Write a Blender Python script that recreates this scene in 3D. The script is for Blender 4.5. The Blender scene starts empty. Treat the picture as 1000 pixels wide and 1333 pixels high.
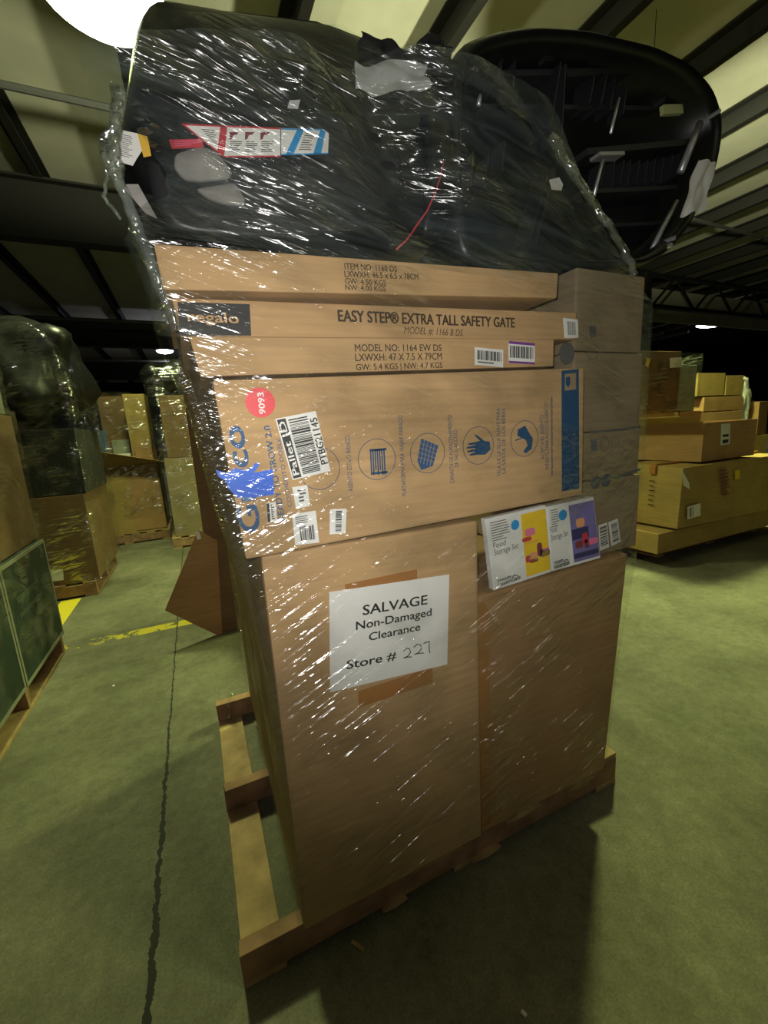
import bpy, bmesh, math, random
import numpy as np
from mathutils import Vector, Matrix, noise

random.seed(7)
scene = bpy.context.scene
COL = scene.collection

# ------------------------------------------------------------------ camera
F_PX = 544.5                       # focal length in pixels for a 1000 x 1333 frame
CAM = Vector((0.049, -0.818, 1.228))
CR = Vector((0.9128, -0.4043, -0.0573)); CU = Vector((0.130, 0.152, 0.980)); CF = Vector((0.397, 0.897, -0.191))
_F = np.array([0.0, math.cos(math.radians(11.04)), -math.sin(math.radians(11.04))])
_U = np.array([0.0, math.sin(math.radians(11.04)), math.cos(math.radians(11.04))])
_c, _s = math.cos(math.radians(3.28)), math.sin(math.radians(3.28))
_R2 = _c * np.array([1.0, 0, 0]) - _s * _U
_U2 = _s * np.array([1.0, 0, 0]) + _c * _U
_y = math.radians(23.88)
def _yaw(v): return Vector((v[0] * math.cos(_y) + v[1] * math.sin(_y), -v[0] * math.sin(_y) + v[1] * math.cos(_y), v[2]))
CR, CU, CF = _yaw(_R2), _yaw(_U2), _yaw(_F)
cam_data = bpy.data.cameras.new('camera')
cam_data.sensor_fit = 'AUTO'; cam_data.sensor_width = 36.0
cam_data.lens = F_PX * 36.0 / 1333.0
cam_data.clip_start = 0.02; cam_data.clip_end = 300
cam = bpy.data.objects.new('camera', cam_data); COL.objects.link(cam)
cam.matrix_world = Matrix(((CR.x, CU.x, -CF.x, CAM.x), (CR.y, CU.y, -CF.y, CAM.y), (CR.z, CU.z, -CF.z, CAM.z), (0, 0, 0, 1)))
scene.camera = cam

# ------------------------------------------------------------------ world, exposure, flash
scene.view_settings.view_transform = 'Standard'; scene.view_settings.look = 'None'
scene.view_settings.gamma = 1.0; scene.view_settings.use_curve_mapping = False
scene.view_settings.exposure = 0.0
world = bpy.data.worlds.new('world'); scene.world = world; world.use_nodes = True
world.node_tree.nodes['Background'].inputs[0].default_value = (0.5, 0.55, 0.6, 1)
world.node_tree.nodes['Background'].inputs[1].default_value = 0.004
scene.cycles.transparent_max_bounces = 24
scene.cycles.max_bounces = 8
scene.cycles.caustics_reflective = False; scene.cycles.caustics_refractive = False
scene.cycles.sample_clamp_indirect = 3.0

FLASH_POWER = 30.0
LAMP_DOWN = 400.0
LAMP_UP = 120.0
LAMP_COL = (0.85, 1.0, 0.33)
LAMP_UPCOL = (0.97, 1.0, 0.60)

def lamp_or_fill_light(name, kind, loc, power, col, rad, parent=None, **kw):
    d = bpy.data.lights.new(name, kind); d.energy = power; d.color = col; d.shadow_soft_size = rad
    for k, v in kw.items(): setattr(d, k, v)
    o = bpy.data.objects.new(name, d); COL.objects.link(o); o.location = loc
    return o
fl = lamp_or_fill_light('phone_flash', 'SPOT', CAM + CU * 0.03 - CR * 0.02, FLASH_POWER, (1.0, 0.97, 0.92), 0.012,
                spot_size=math.radians(120), spot_blend=1.0)
fl.rotation_euler = (CF + CU * 0.25).to_track_quat('-Z', 'Y').to_euler()

# ------------------------------------------------------------------ helpers
def ray(u, v): return CF * F_PX + CR * (u - 500) - CU * (v - 666.5)
def FP(u, v, t):                    # pixel ray met with the vertical plane y = t
    d = ray(u, v); k = (t - CAM.y) / d.y; return CAM + d * k
def SP(u, v, s):
    d = ray(u, v); k = (s - CAM.x) / d.x; return CAM + d * k
def GP(u, v, z):
    d = ray(u, v); k = (z - CAM.z) / d.z; return CAM + d * k

class MB:
    def __init__(self): self.v = []; self.f = []; self.uv = None
    def add(self, vs, fs):
        n = len(self.v); self.v += [Vector(p) for p in vs]; self.f += [tuple(i + n for i in f) for f in fs]; return self
    def box(self, x0, x1, y0, y1, z0, z1, bev=0.0, M=None, jit=0.0):
        bm = bmesh.new(); bmesh.ops.create_cube(bm, size=1.0)
        for w in bm.verts:
            w.co = Vector(((x0 + x1) / 2 + w.co.x * (x1 - x0), (y0 + y1) / 2 + w.co.y * (y1 - y0), (z0 + z1) / 2 + w.co.z * (z1 - z0)))
            if jit: w.co += Vector((random.uniform(-jit, jit), random.uniform(-jit, jit), random.uniform(-jit, jit)))
        if bev: bmesh.ops.bevel(bm, geom=bm.edges[:], offset=bev, segments=2, affect='EDGES', profile=0.6)
        bm.verts.index_update()
        vs = [(M @ w.co) if M else w.co.copy() for w in bm.verts]
        self.add(vs, [tuple(w.index for w in f.verts) for f in bm.faces]); bm.free(); return self
    def hexa(self, p, bev=0.0):       # eight corners: bottom ring 0-3, top ring 4-7
        bm = bmesh.new(); vs = [bm.verts.new(q) for q in p]
        for f in ((3, 2, 1, 0), (4, 5, 6, 7), (0, 1, 5, 4), (1, 2, 6, 5), (2, 3, 7, 6), (3, 0, 4, 7)): bm.faces.new([vs[i] for i in f])
        if bev: bmesh.ops.bevel(bm, geom=bm.edges[:], offset=bev, segments=2, affect='EDGES', profile=0.6)
        bm.verts.index_update()
        self.add([w.co.copy() for w in bm.verts], [tuple(w.index for w in f.verts) for f in bm.faces]); bm.free(); return self
    def tube(self, pts, r, n=8, cap=True):
        pts = [Vector(p) for p in pts]; rs = r if isinstance(r, (list, tuple)) else [r] * len(pts)
        base = len(self.v); up = Vector((0.13, 0.31, 0.94))
        for i, p in enumerate(pts):
            d = (pts[min(i + 1, len(pts) - 1)] - pts[max(i - 1, 0)]).normalized()
            a = d.cross(up)
            if a.length < 1e-4: a = d.cross(Vector((1, 0, 0)))
            a.normalize(); b = d.cross(a)
            for k in range(n):
                t = 2 * math.pi * k / n; self.v.append(p + (a * math.cos(t) + b * math.sin(t)) * rs[i])
        for i in range(len(pts) - 1):
            for k in range(n):
                k2 = (k + 1) % n; self.f.append((base + i * n + k, base + i * n + k2, base + (i + 1) * n + k2, base + (i + 1) * n + k))
        if cap:
            self.f.append(tuple(base + k for k in range(n))); e = base + (len(pts) - 1) * n
            self.f.append(tuple(e + n - 1 - k for k in range(n)))
        return self
    def prism(self, pts, off):        # polygon (list of 3-D points) extruded by the vector off
        n = len(pts); off = Vector(off); pts = [Vector(p) for p in pts]
        vs = pts + [p + off for p in pts]
        fs = [tuple(range(n - 1, -1, -1)), tuple(range(n, 2 * n))]
        for i in range(n): j = (i + 1) % n; fs.append((i, j, n + j, n + i))
        return self.add(vs, fs)
    def lathe(self, prof, c, n=32):
        base = len(self.v); c = Vector(c)
        for r, z in prof:
            for k in range(n):
                t = 2 * math.pi * k / n; self.v.append(c + Vector((r * math.cos(t), r * math.sin(t), z)))
        for i in range(len(prof) - 1):
            for k in range(n):
                k2 = (k + 1) % n; self.f.append((base + i * n + k, base + i * n + k2, base + (i + 1) * n + k2, base + (i + 1) * n + k))
        return self

def root_of(o):
    while o.parent: o = o.parent
    return o
def part(name, mb, mat, parent=None, smooth=False, label=None):
    me = bpy.data.meshes.new(name)
    vs = mb.v
    if parent is not None:
        inv = root_of(parent).matrix_basis.inverted(); vs = [inv @ p for p in vs]
    me.from_pydata([tuple(p) for p in vs], [], mb.f)
    bm = bmesh.new(); bm.from_mesh(me); bmesh.ops.recalc_face_normals(bm, faces=bm.faces[:]); bm.to_mesh(me); bm.free()
    if smooth: me.polygons.foreach_set('use_smooth', [True] * len(me.polygons))
    me.materials.append(mat)
    o = bpy.data.objects.new(name, me); COL.objects.link(o)
    if parent is not None: o.parent = parent
    if label: o['label'] = label
    return o
def tag(o, label, cat, group=None, kind=None):
    if label: o['label'] = label
    if cat: o['category'] = cat
    if group: o['group'] = group
    if kind: o['kind'] = kind
    return o
def thing(name, label, cat, loc, group=None):
    o = bpy.data.objects.new(name, None); COL.objects.link(o); o.location = loc; o.empty_display_size = 0.1
    bpy.context.view_layer.update()
    return tag(o, label, cat, group)
def struct(name, mb, mat, label=None, smooth=False):
    o = part(name, mb, mat, None, smooth); o['kind'] = 'structure'
    if label: o['label'] = label
    return o

# ------------------------------------------------------------------ materials
def newmat(name):
    m = bpy.data.materials.new(name); m.use_nodes = True; nt = m.node_tree
    return m, nt, nt.nodes['Principled BSDF']
def N(nt, t, **kw):
    n = nt.nodes.new(t)
    for k, v in kw.items():
        if k in n.inputs: n.inputs[k].default_value = v
        else: setattr(n, k, v)
    return n
def srgb(r, g, b):
    f = lambda c: (c / 255 / 12.92) if c / 255 <= 0.04045 else ((c / 255 + 0.055) / 1.055) ** 2.4
    return (f(r), f(g), f(b), 1)
def plain(name, col, rough=0.5, metal=0.0, spec=0.5, nscale=0, namt=0.15, bump=0.0):
    m, nt, p = newmat(name)
    p.inputs['Base Color'].default_value = col; p.inputs['Roughness'].default_value = rough; p.inputs['Metallic'].default_value = metal
    p.inputs['Specular IOR Level'].default_value = spec
    if nscale:
        tc = N(nt, 'ShaderNodeTexCoord'); nz = N(nt, 'ShaderNodeTexNoise', Scale=nscale, Detail=6.0)
        nt.links.new(tc.outputs['Object'], nz.inputs['Vector'])
        mx = N(nt, 'ShaderNodeMix', data_type='RGBA', blend_type='MULTIPLY'); mx.inputs['Factor'].default_value = 1.0
        rp = N(nt, 'ShaderNodeMapRange'); rp.inputs['From Min'].default_value = 0.3; rp.inputs['From Max'].default_value = 0.7
        rp.inputs['To Min'].default_value = 1 - namt; rp.inputs['To Max'].default_value = 1 + namt
        nt.links.new(nz.outputs['Fac'], rp.inputs['Value'])
        mx.inputs[6].default_value = col; nt.links.new(rp.outputs[0], mx.inputs[7]); nt.links.new(mx.outputs[2], p.inputs['Base Color'])
        if bump:
            bp = N(nt, 'ShaderNodeBump', Strength=bump, Distance=0.01); nt.links.new(nz.outputs['Fac'], bp.inputs['Height']); nt.links.new(bp.outputs[0], p.inputs['Normal'])
    return m
def cardboard(name, col, flute='x'):
    m, nt, p = newmat(name)
    tc = N(nt, 'ShaderNodeTexCoord')
    mp = N(nt, 'ShaderNodeMapping'); mp.inputs['Scale'].default_value = (6, 6, 90) if flute == 'x' else (90, 90, 6)
    nz = N(nt, 'ShaderNodeTexNoise', Scale=1.0, Detail=5.0); n2 = N(nt, 'ShaderNodeTexNoise', Scale=5.0, Detail=4.0)
    nt.links.new(tc.outputs['Object'], mp.inputs['Vector']); nt.links.new(mp.outputs[0], nz.inputs['Vector']); nt.links.new(tc.outputs['Object'], n2.inputs['Vector'])
    ad = N(nt, 'ShaderNodeMath', operation='ADD'); nt.links.new(nz.outputs['Fac'], ad.inputs[0]); nt.links.new(n2.outputs['Fac'], ad.inputs[1])
    rp = N(nt, 'ShaderNodeMapRange'); rp.inputs['From Min'].default_value = 0.7; rp.inputs['From Max'].default_value = 1.3
    rp.inputs['To Min'].default_value = 0.82; rp.inputs['To Max'].default_value = 1.14
    nt.links.new(ad.outputs[0], rp.inputs['Value'])
    mx = N(nt, 'ShaderNodeMix', data_type='RGBA', blend_type='MULTIPLY'); mx.inputs['Factor'].default_value = 1.0
    mx.inputs[6].default_value = col; nt.links.new(rp.outputs[0], mx.inputs[7]); nt.links.new(mx.outputs[2], p.inputs['Base Color'])
    bp = N(nt, 'ShaderNodeBump', Strength=0.12, Distance=0.004); nt.links.new(ad.outputs[0], bp.inputs['Height']); nt.links.new(bp.outputs[0], p.inputs['Normal'])
    p.inputs['Roughness'].default_value = 0.75; p.inputs['Specular IOR Level'].default_value = 0.25
    return m
def film_mat(name, haze=0.02, hazecol=(0.72, 0.8, 0.77), gloss=0.12, rough=0.12, layers=((0.0, 3, 45, 0.5),), crinkle=0.0, cscale=30, tint=(0.95, 0.96, 0.95), uv=True, split=None):
    """clear film: layers = (angle, frequency along, frequency across, slope) of the stretch wrinkles"""
    m, nt, p = newmat(name); nt.nodes.remove(p); out = nt.nodes['Material Output']; L = nt.links.new
    tc = N(nt, 'ShaderNodeTexCoord'); src = tc.outputs['UV'] if uv else tc.outputs['Object']
    def mth(op, a, b=None, c=None):
        n = N(nt, 'ShaderNodeMath', operation=op)
        for i_, x_ in enumerate((a, b, c)):
            if x_ is None: continue
            if isinstance(x_, (int, float)): n.inputs[i_].default_value = x_
            else: L(x_, n.inputs[i_])
        return n.outputs[0]
    sep = N(nt, 'ShaderNodeSeparateXYZ'); L(src, sep.inputs[0])
    h = None; streak = None
    for k_, (ang, fa, fc, sl) in enumerate(layers):
        m1 = N(nt, 'ShaderNodeMapping'); L(src, m1.inputs['Vector'])
        m2 = N(nt, 'ShaderNodeMapping'); L(m1.outputs[0], m2.inputs['Vector'])
        if uv: m1.inputs['Rotation'].default_value = (0, 0, -ang); m2.inputs['Scale'].default_value = (fa, fc, 1)
        else: m1.inputs['Rotation'].default_value = (ang, ang * .7, 0); m2.inputs['Scale'].default_value = (fa, fa, fc)
        m2.inputs['Location'].default_value = (3.7 * k_, 1.3 * k_, 0.4)
        n = N(nt, 'ShaderNodeTexNoise', Scale=1.0, Detail=1.6, Roughness=0.45, Distortion=0.35); L(m2.outputs[0], n.inputs['Vector'])
        v = mth('MULTIPLY', n.outputs['Fac'], sl / fc * 2.2)
        if split and k_ < 2:           # the first layer belongs to the lower half, the second to the upper half
            mr = N(nt, 'ShaderNodeMapRange'); L(sep.outputs['Y'] if uv else sep.outputs['Z'], mr.inputs['Value'])
            mr.inputs['From Min'].default_value = split - 0.25; mr.inputs['From Max'].default_value = split + 0.25
            mr.inputs['To Min'].default_value = 1.0 if k_ == 0 else 0.15; mr.inputs['To Max'].default_value = 0.15 if k_ == 0 else 1.0
            v = mth('MULTIPLY', v, mr.outputs[0])
        h = v if h is None else mth('ADD', h, v); streak = n.outputs['Fac'] if streak is None else mth('MAXIMUM', streak, n.outputs['Fac'])
    if crinkle:
        n = N(nt, 'ShaderNodeTexVoronoi', feature='SMOOTH_F1', Scale=cscale, Smoothness=0.25); L(src, n.inputs['Vector'])
        h = mth('ADD', h, mth('MULTIPLY', n.outputs['Distance'], crinkle / cscale))
    big = N(nt, 'ShaderNodeTexNoise', Scale=6.0, Detail=3.0); L(src, big.inputs['Vector'])
    bp = N(nt, 'ShaderNodeBump', Strength=1.0, Distance=1.0); L(h, bp.inputs['Height'])
    gl = N(nt, 'ShaderNodeBsdfGlossy', Roughness=rough); gl.inputs['Color'].default_value = (1, 1, 1, 1); L(bp.outputs[0], gl.inputs['Normal'])
    tr = N(nt, 'ShaderNodeBsdfTransparent'); tr.inputs['Color'].default_value = (*tint, 1)
    df = N(nt, 'ShaderNodeBsdfDiffuse'); df.inputs['Color'].default_value = (*hazecol, 1)
    tl = N(nt, 'ShaderNodeBsdfTranslucent'); tl.inputs['Color'].default_value = (*hazecol, 1)
    hm = N(nt, 'ShaderNodeMixShader'); hm.inputs[0].default_value = 0.35; L(df.outputs[0], hm.inputs[1]); L(tl.outputs[0], hm.inputs[2])
    hz = N(nt, 'ShaderNodeMapRange'); hz.inputs['From Min'].default_value = 0.4; hz.inputs['From Max'].default_value = 0.75
    hz.inputs['To Min'].default_value = haze * 0.5; hz.inputs['To Max'].default_value = haze * 2.2; L(streak, hz.inputs['Value'])
    x1 = N(nt, 'ShaderNodeMixShader'); L(hz.outputs[0], x1.inputs[0]); L(tr.outputs[0], x1.inputs[1]); L(hm.outputs[0], x1.inputs[2])
    gm = N(nt, 'ShaderNodeMapRange'); gm.inputs['From Min'].default_value = 0.42; gm.inputs['From Max'].default_value = 0.62
    gm.inputs['To Min'].default_value = gloss * 0.06; gm.inputs['To Max'].default_value = gloss * 1.7; L(big.outputs['Fac'], gm.inputs['Value'])
    x2 = N(nt, 'ShaderNodeMixShader'); L(gm.outputs[0], x2.inputs[0]); L(x1.outputs[0], x2.inputs[1]); L(gl.outputs[0], x2.inputs[2])
    L(x2.outputs[0], out.inputs['Surface'])
    return m

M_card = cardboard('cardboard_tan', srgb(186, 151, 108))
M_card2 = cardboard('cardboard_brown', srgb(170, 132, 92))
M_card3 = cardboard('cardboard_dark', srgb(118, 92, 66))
M_cardY = cardboard('cardboard_yellowish', srgb(168, 140, 86))
M_cardG = cardboard('cardboard_grey', srgb(146, 128, 100))
M_tape = plain('packing_tape', srgb(168, 116, 66), 0.3)
M_black = plain('black_plastic', (0.006, 0.006, 0.007, 1), 0.38, nscale=20, namt=0.3)
M_blackm = plain('black_fabric', (0.010, 0.010, 0.011, 1), 0.9, nscale=60, namt=0.4, bump=0.3)
M_dkgrey = plain('dark_grey_plastic', (0.02, 0.02, 0.022, 1), 0.4)
M_strap = plain('black_webbing', (0.012, 0.012, 0.013, 1), 0.8, nscale=200, namt=0.4, bump=0.3)
M_grey = plain('grey_fabric', srgb(150, 146, 140), 0.9, nscale=40, namt=0.15)
M_mark = plain('faint_print', srgb(62, 76, 66), .6)
M_rib = plain('ribbed_plastic', (0.03, 0.03, 0.033, 1), 0.3)  # slight highlight on the ribs put into a lighter base colour
M_chrome = plain('chrome', (0.75, 0.75, 0.78, 1), 0.35, metal=0.7)
M_paper = plain('white_paper', srgb(232, 230, 226), 0.6, nscale=8, namt=0.04)
M_papers = plain('printed_paper', srgb(205, 205, 205), 0.7, nscale=30, namt=0.12)
M_ink = plain('black_ink', srgb(40, 38, 38), 0.6)
M_inkg = plain('grey_ink', srgb(95, 92, 90), 0.6)
M_inkb = plain('brown_black_ink', srgb(62, 46, 34), 0.65)
M_blue = plain('blue_ink', srgb(46, 84, 128), 0.65)
M_blued = plain('dark_blue_ink', srgb(28, 72, 112), 0.6)
M_bluef = plain('faded_blue_ink', srgb(96, 96, 98), 0.7)
M_bluebr = plain('bright_blue_paint', srgb(40, 100, 220), 0.5)
M_cyan = plain('cyan_ink', srgb(40, 150, 215), 0.5)
M_red = plain('red_sticker', srgb(226, 66, 74), 0.5)
M_redl = plain('red_print', srgb(200, 60, 72), 0.5)
M_yel = plain('yellow_print', srgb(240, 200, 40), 0.5)
M_yell = plain('yellow_label', srgb(225, 180, 70), 0.5)
M_purp = plain('purple_print', srgb(122, 112, 170), 0.5)
M_purpd = plain('purple_band', srgb(120, 60, 150), 0.5)
M_pink = plain('pink_print', srgb(230, 120, 160), 0.5)
M_orange = plain('orange_print', srgb(225, 160, 110), 0.5)
M_maroon = plain('maroon_print', srgb(130, 60, 70), 0.5)
M_navy = plain('navy_print', srgb(60, 58, 100), 0.5)
M_olive = plain('olive_print', srgb(140, 120, 60), 0.5)
M_wood = plain('pallet_wood', srgb(168, 140, 100), 0.8, nscale=14, namt=0.3, bump=0.3)
M_wood2 = plain('dark_pallet_wood', srgb(150, 116, 88), 0.85, nscale=14, namt=0.35, bump=0.3)
M_steel = plain('painted_steel', (0.006, 0.0055, 0.005, 1), 0.6)
M_steelp = plain('grey_pipe', (0.12, 0.12, 0.12, 1), 0.4, metal=0.6)
M_roof = plain('roof_insulation', srgb(178, 176, 160), 0.8, nscale=2.5, namt=0.08)
M_wall = plain('dark_wall', (0.03, 0.03, 0.035, 1), 0.9)
M_green = plain('dark_green_carton', srgb(30, 48, 42), 0.55, nscale=10, namt=0.3)
M_edge = plain('grey_carton_edge', srgb(140, 140, 125), 0.6)
M_opening = plain('lit_ceiling_tone', srgb(210, 214, 150), 0.5)  # lit ceiling behind the seat shell, put into the colour
M_tan = plain('logo_tan', srgb(190, 150, 104), 0.7)
M_film = film_mat('stretch_film', haze=0.016, gloss=0.09, rough=0.16, layers=((0.42, 3.0, 60, 0.64), (-0.36, 3.0, 60, 0.40), (0.04, 2.0, 70, 0.16)), split=1.10)
M_film_up = film_mat('crumpled_stretch_film', hazecol=(0.62, 0.78, 0.8), haze=0.036, gloss=0.11, rough=0.22, layers=((0.12, 2.4, 60, 0.56), (0.55, 3.2, 55, 0.40)), crinkle=0.05, cscale=32)
M_filmd = film_mat('draped_stretch_film', haze=0.022, gloss=0.08, rough=0.2, layers=((-0.5, 2, 60, 0.55), (-0.35, 1.5, 80, 0.5)))
M_filmr = film_mat('rolled_stretch_film', haze=0.09, gloss=0.2, rough=0.18, layers=((0.3, 14, 40, 0.6),), uv=False)
M_filmb = film_mat('background_stretch_film', haze=0.006, gloss=0.14, rough=0.12, layers=((0.1, 3, 45, 0.3), (0.5, 5, 25, 0.25)), crinkle=0.12, cscale=9, uv=False)

def floor_mat():
    m, nt, p = newmat('concrete'); L = nt.links.new
    tc = N(nt, 'ShaderNodeTexCoord'); sep = N(nt, 'ShaderNodeSeparateXYZ'); L(tc.outputs['Object'], sep.inputs[0])
    def noise_(sc, det=6.0, rough=0.6):
        n = N(nt, 'ShaderNodeTexNoise', Scale=sc, Detail=det, Roughness=rough); L(tc.outputs['Object'], n.inputs['Vector']); return n.outputs['Fac']
    def math_(op, a, b=None, c=None):
        n = N(nt, 'ShaderNodeMath', operation=op)
        for i, x in enumerate((a, b, c)):
            if x is None: continue
            if isinstance(x, (int, float)): n.inputs[i].default_value = x
            else: L(x, n.inputs[i])
        return n.outputs[0]
    def rng(v, a, b, c, d):
        n = N(nt, 'ShaderNodeMapRange'); L(v, n.inputs['Value'])
        for k, x in zip(('From Min', 'From Max', 'To Min', 'To Max'), (a, b, c, d)): n.inputs[k].default_value = x
        return n.outputs[0]
    nA, nB, nC = noise_(1.3), noise_(9.0, 8.0, 0.7), noise_(150.0, 6.0, 0.8)
    cr = N(nt, 'ShaderNodeValToRGB'); L(nA, cr.inputs[0])
    cr.color_ramp.elements[0].position = 0.32; cr.color_ramp.elements[0].color = (0.10, 0.098, 0.062, 1)
    cr.color_ramp.elements[1].position = 0.68; cr.color_ramp.elements[1].color = (0.235, 0.225, 0.15, 1)
    spk = rng(nC, 0.3, 0.7, 0.66, 1.34); spk2 = math_('MULTIPLY', rng(nB, 0.3, 0.7, 0.82, 1.16), rng(noise_(0.5, 8.0, 0.7), 0.35, 0.6, 0.68, 1.12))
    k = math_('MULTIPLY', math_('MULTIPLY', spk, spk2), rng(noise_(26.0, 6.0, 0.75), 0.3, 0.7, 0.78, 1.2))
    mx = N(nt, 'ShaderNodeMix', data_type='RGBA', blend_type='MULTIPLY'); mx.inputs['Factor'].default_value = 1.0
    L(cr.outputs[0], mx.inputs[6]); L(k, mx.inputs[7])
    # worn yellow floor tape
    w1 = math_('LESS_THAN', math_('ABSOLUTE', math_('SUBTRACT', sep.outputs['Y'], 2.24)), 0.05)
    w1 = math_('MULTIPLY', w1, math_('GREATER_THAN', math_('ADD', math_('MULTIPLY', sep.outputs['X'], 0.22), nB), 0.38))
    w2 = math_('MULTIPLY', math_('LESS_THAN', math_('ABSOLUTE', math_('ADD', sep.outputs['X'], 1.02)), 0.07), math_('LESS_THAN', math_('ABSOLUTE', math_('SUBTRACT', sep.outputs['Y'], 2.9)), 0.35))
    yl = math_('MAXIMUM', math_('MULTIPLY', w1, rng(nC, 0.35, 0.6, 0.45, 1.0)), w2)
    yl = math_('MULTIPLY', yl, 0.85)
    my = N(nt, 'ShaderNodeMix', data_type='RGBA'); L(yl, my.inputs['Factor']); L(mx.outputs[2], my.inputs[6]); my.inputs[7].default_value = (0.75, 0.6, 0.02, 1)
    # control joint that opens into a ragged crack
    jx = math_('ADD', sep.outputs['X'], math_('MULTIPLY_ADD', nB, 0.03, 0.185))
    wid = rng(math_('ADD', sep.outputs['Y'], math_('MULTIPLY', nB, 1.2)), 0.2, 1.9, 0.011, 0.0035)
    wid = math_('MULTIPLY', wid, rng(noise_(35.0, 3.0), 0.3, 0.65, 0.25, 1.5))
    jm = math_('LESS_THAN', math_('ABSOLUTE', jx), wid)
    mj = N(nt, 'ShaderNodeMix', data_type='RGBA'); L(jm, mj.inputs['Factor']); L(my.outputs[2], mj.inputs[6]); mj.inputs[7].default_value = (0.02, 0.02, 0.016, 1)
    L(mj.outputs[2], p.inputs['Base Color'])
    p.inputs['Roughness'].default_value = 0.75; p.inputs['Specular IOR Level'].default_value = 0.3
    h = math_('SUBTRACT', math_('ADD', math_('MULTIPLY', nC, 0.35), nB), math_('MULTIPLY', jm, 2.0))
    bp = N(nt, 'ShaderNodeBump', Strength=0.22, Distance=0.008); L(h, bp.inputs['Height']); L(bp.outputs[0], p.inputs['Normal'])
    return m

# ------------------------------------------------------------------ building
H = 5.2
X0, X1, Y0, Y1 = -24.0, 34.0, -12.0, 44.0
struct('floor', MB().box(X0, X1, Y0, Y1, -0.2, 0.0), floor_mat())
struct('ceiling', MB().box(X0, X1, Y0, Y1, H, H + 0.15), M_roof)
struct('wall_back', MB().box(X0, X1, Y1, Y1 + 0.2, 0, H), M_wall)
struct('wall_front', MB().box(X0, X1, Y0 - 0.2, Y0, 0, H), M_wall)
struct('wall_left', MB().box(X0 - 0.2, X0, Y0, Y1, 0, H), M_wall)
struct('wall_right', MB().box(X1, X1 + 0.2, Y0, Y1, 0, H), M_wall)
k = 0
x = -21.9
while x < X1:                        # purlins run in depth under the roof
    if abs(x - 1.45) < 0.2 or True:
        mb = MB(); mb.box(x - 0.12, x + 0.12, Y0, Y1, H - 0.02, H); mb.box(x - 0.012, x + 0.012, Y0, Y1, H - 0.2, H - 0.01)
        mb.box(x - 0.012, x + 0.09, Y0, Y1, H - 0.215, H - 0.2)
        struct('roof_purlin', mb, M_steel)
    x += 1.46
for y in (-7.9, 7.3, 15.0, 22.6, 30.2, 37.8):
    mb = MB(); x1 = 11.7 if y == 7.3 else X1
    mb.box(X0, x1, y - 0.01, y + 0.01, H - 0.98, H - 0.2); mb.box(X0, x1, y - 0.12, y + 0.12, H - 1.0, H - 0.97); mb.box(X0, x1, y - 0.12, y + 0.12, H - 0.23, H - 0.2)
    struct('roof_rafter', mb, M_steel)
mb = MB()                            # open web truss right of the column
mb.box(11.8, X1, 7.22, 7.36, H - 0.3, H - 0.22); mb.box(11.8, X1, 7.22, 7.36, H - 1.1, H - 1.0)
xx = 12.0
while xx < X1 - 2:
    mb.tube([(xx, 7.29, H - 1.05), (xx + 0.95, 7.29, H - 0.25)], 0.035, 6); mb.tube([(xx + 0.95, 7.29, H - 0.25), (xx + 1.9, 7.29, H - 1.05)], 0.035, 6)
    xx += 1.9
struct('roof_truss', mb, M_steel)
struct('steel_column', MB().box(11.62, 11.82, 7.2, 7.4, 0, H - 0.2), M_steel)
struct('wall_panel', MB().box(11.8, X1, 8.2, 8.25, H - 1.15, H - 0.22), M_roof)
for zz, yy in ((4.73, 5.0), (4.55, 13.2), (4.3, 18.0)):
    struct('sprinkler_pipe', MB().tube([(X0, yy, zz), (4.0 if yy == 5.0 else 10.0, yy, zz)], 0.035, 8), M_steelp)
for xx, zz in ((14.2, 3.9), (15.2, 3.95), (16.6, 4.05)):
    struct('sprinkler_pipe', MB().tube([(xx, 9, zz), (xx, 40, zz)], 0.05, 8), M_steelp)
struct('sprinkler_pipe', MB().tube([(8.2, 4.6, 4.75), (X1, 4.9, 4.72)], 0.03, 8), M_steelp)

# ------------------------------------------------------------------ high bay lamps
m, nt, p = newmat('lamp_glow'); p.inputs['Emission Color'].default_value = (0.95, 1.0, 0.75, 1); p.inputs['Emission Strength'].default_value = 25; M_glow = m
m, nt, p = newmat('lamp_glow_cool'); p.inputs['Emission Color'].default_value = (0.92, 0.9, 1.0, 1); p.inputs['Emission Strength'].default_value = 18; M_glowc = m
def bay_lamp(loc, label, down, up, col=LAMP_COL, glow=None, r=0.3):
    x, y, z = loc
    t = thing('high_bay_lamp', label, 'lamp', (x, y, z), 'high bay lamps under the roof')
    part('reflector', MB().lathe([(0.10, 0.36), (0.13, 0.34), (0.2, 0.24), (r - 0.03, 0.10), (r, 0.02), (r - 0.01, 0.02), (r - 0.05, 0.10), (0.18, 0.235), (0.0, 0.30)], loc), M_steelp, t, True)
    part('lens', MB().lathe([(r - 0.012, 0.02), (r * 0.8, -0.03), (r * 0.45, -0.06), (0.001, -0.07)], loc), glow or M_glow, t, True)
    part('ballast_housing', MB().lathe([(0.001, 0.62), (0.09, 0.62), (0.11, 0.58), (0.11, 0.38), (0.09, 0.36)], loc, 20), M_steelp, t, True)
    part('hanger', MB().tube([(x, y, z + 0.6), (x, y, H - 0.2)], 0.004, 6), M_steel, t)
    if down:
        o = lamp_or_fill_light('lamp_or_fill_light', 'SPOT', (0, 0, -0.12), down, col, 0.22, spot_size=math.radians(165), spot_blend=0.5); o.parent = t
    if up:
        o = lamp_or_fill_light('lamp_uplight', 'SPOT', (0.0, 0.0, -0.16), up, LAMP_UPCOL if col == LAMP_COL else col, 0.1, spot_size=math.radians(176), spot_blend=0.2); o.rotation_euler = (math.pi, 0, 0); o.parent = t
    return t
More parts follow.
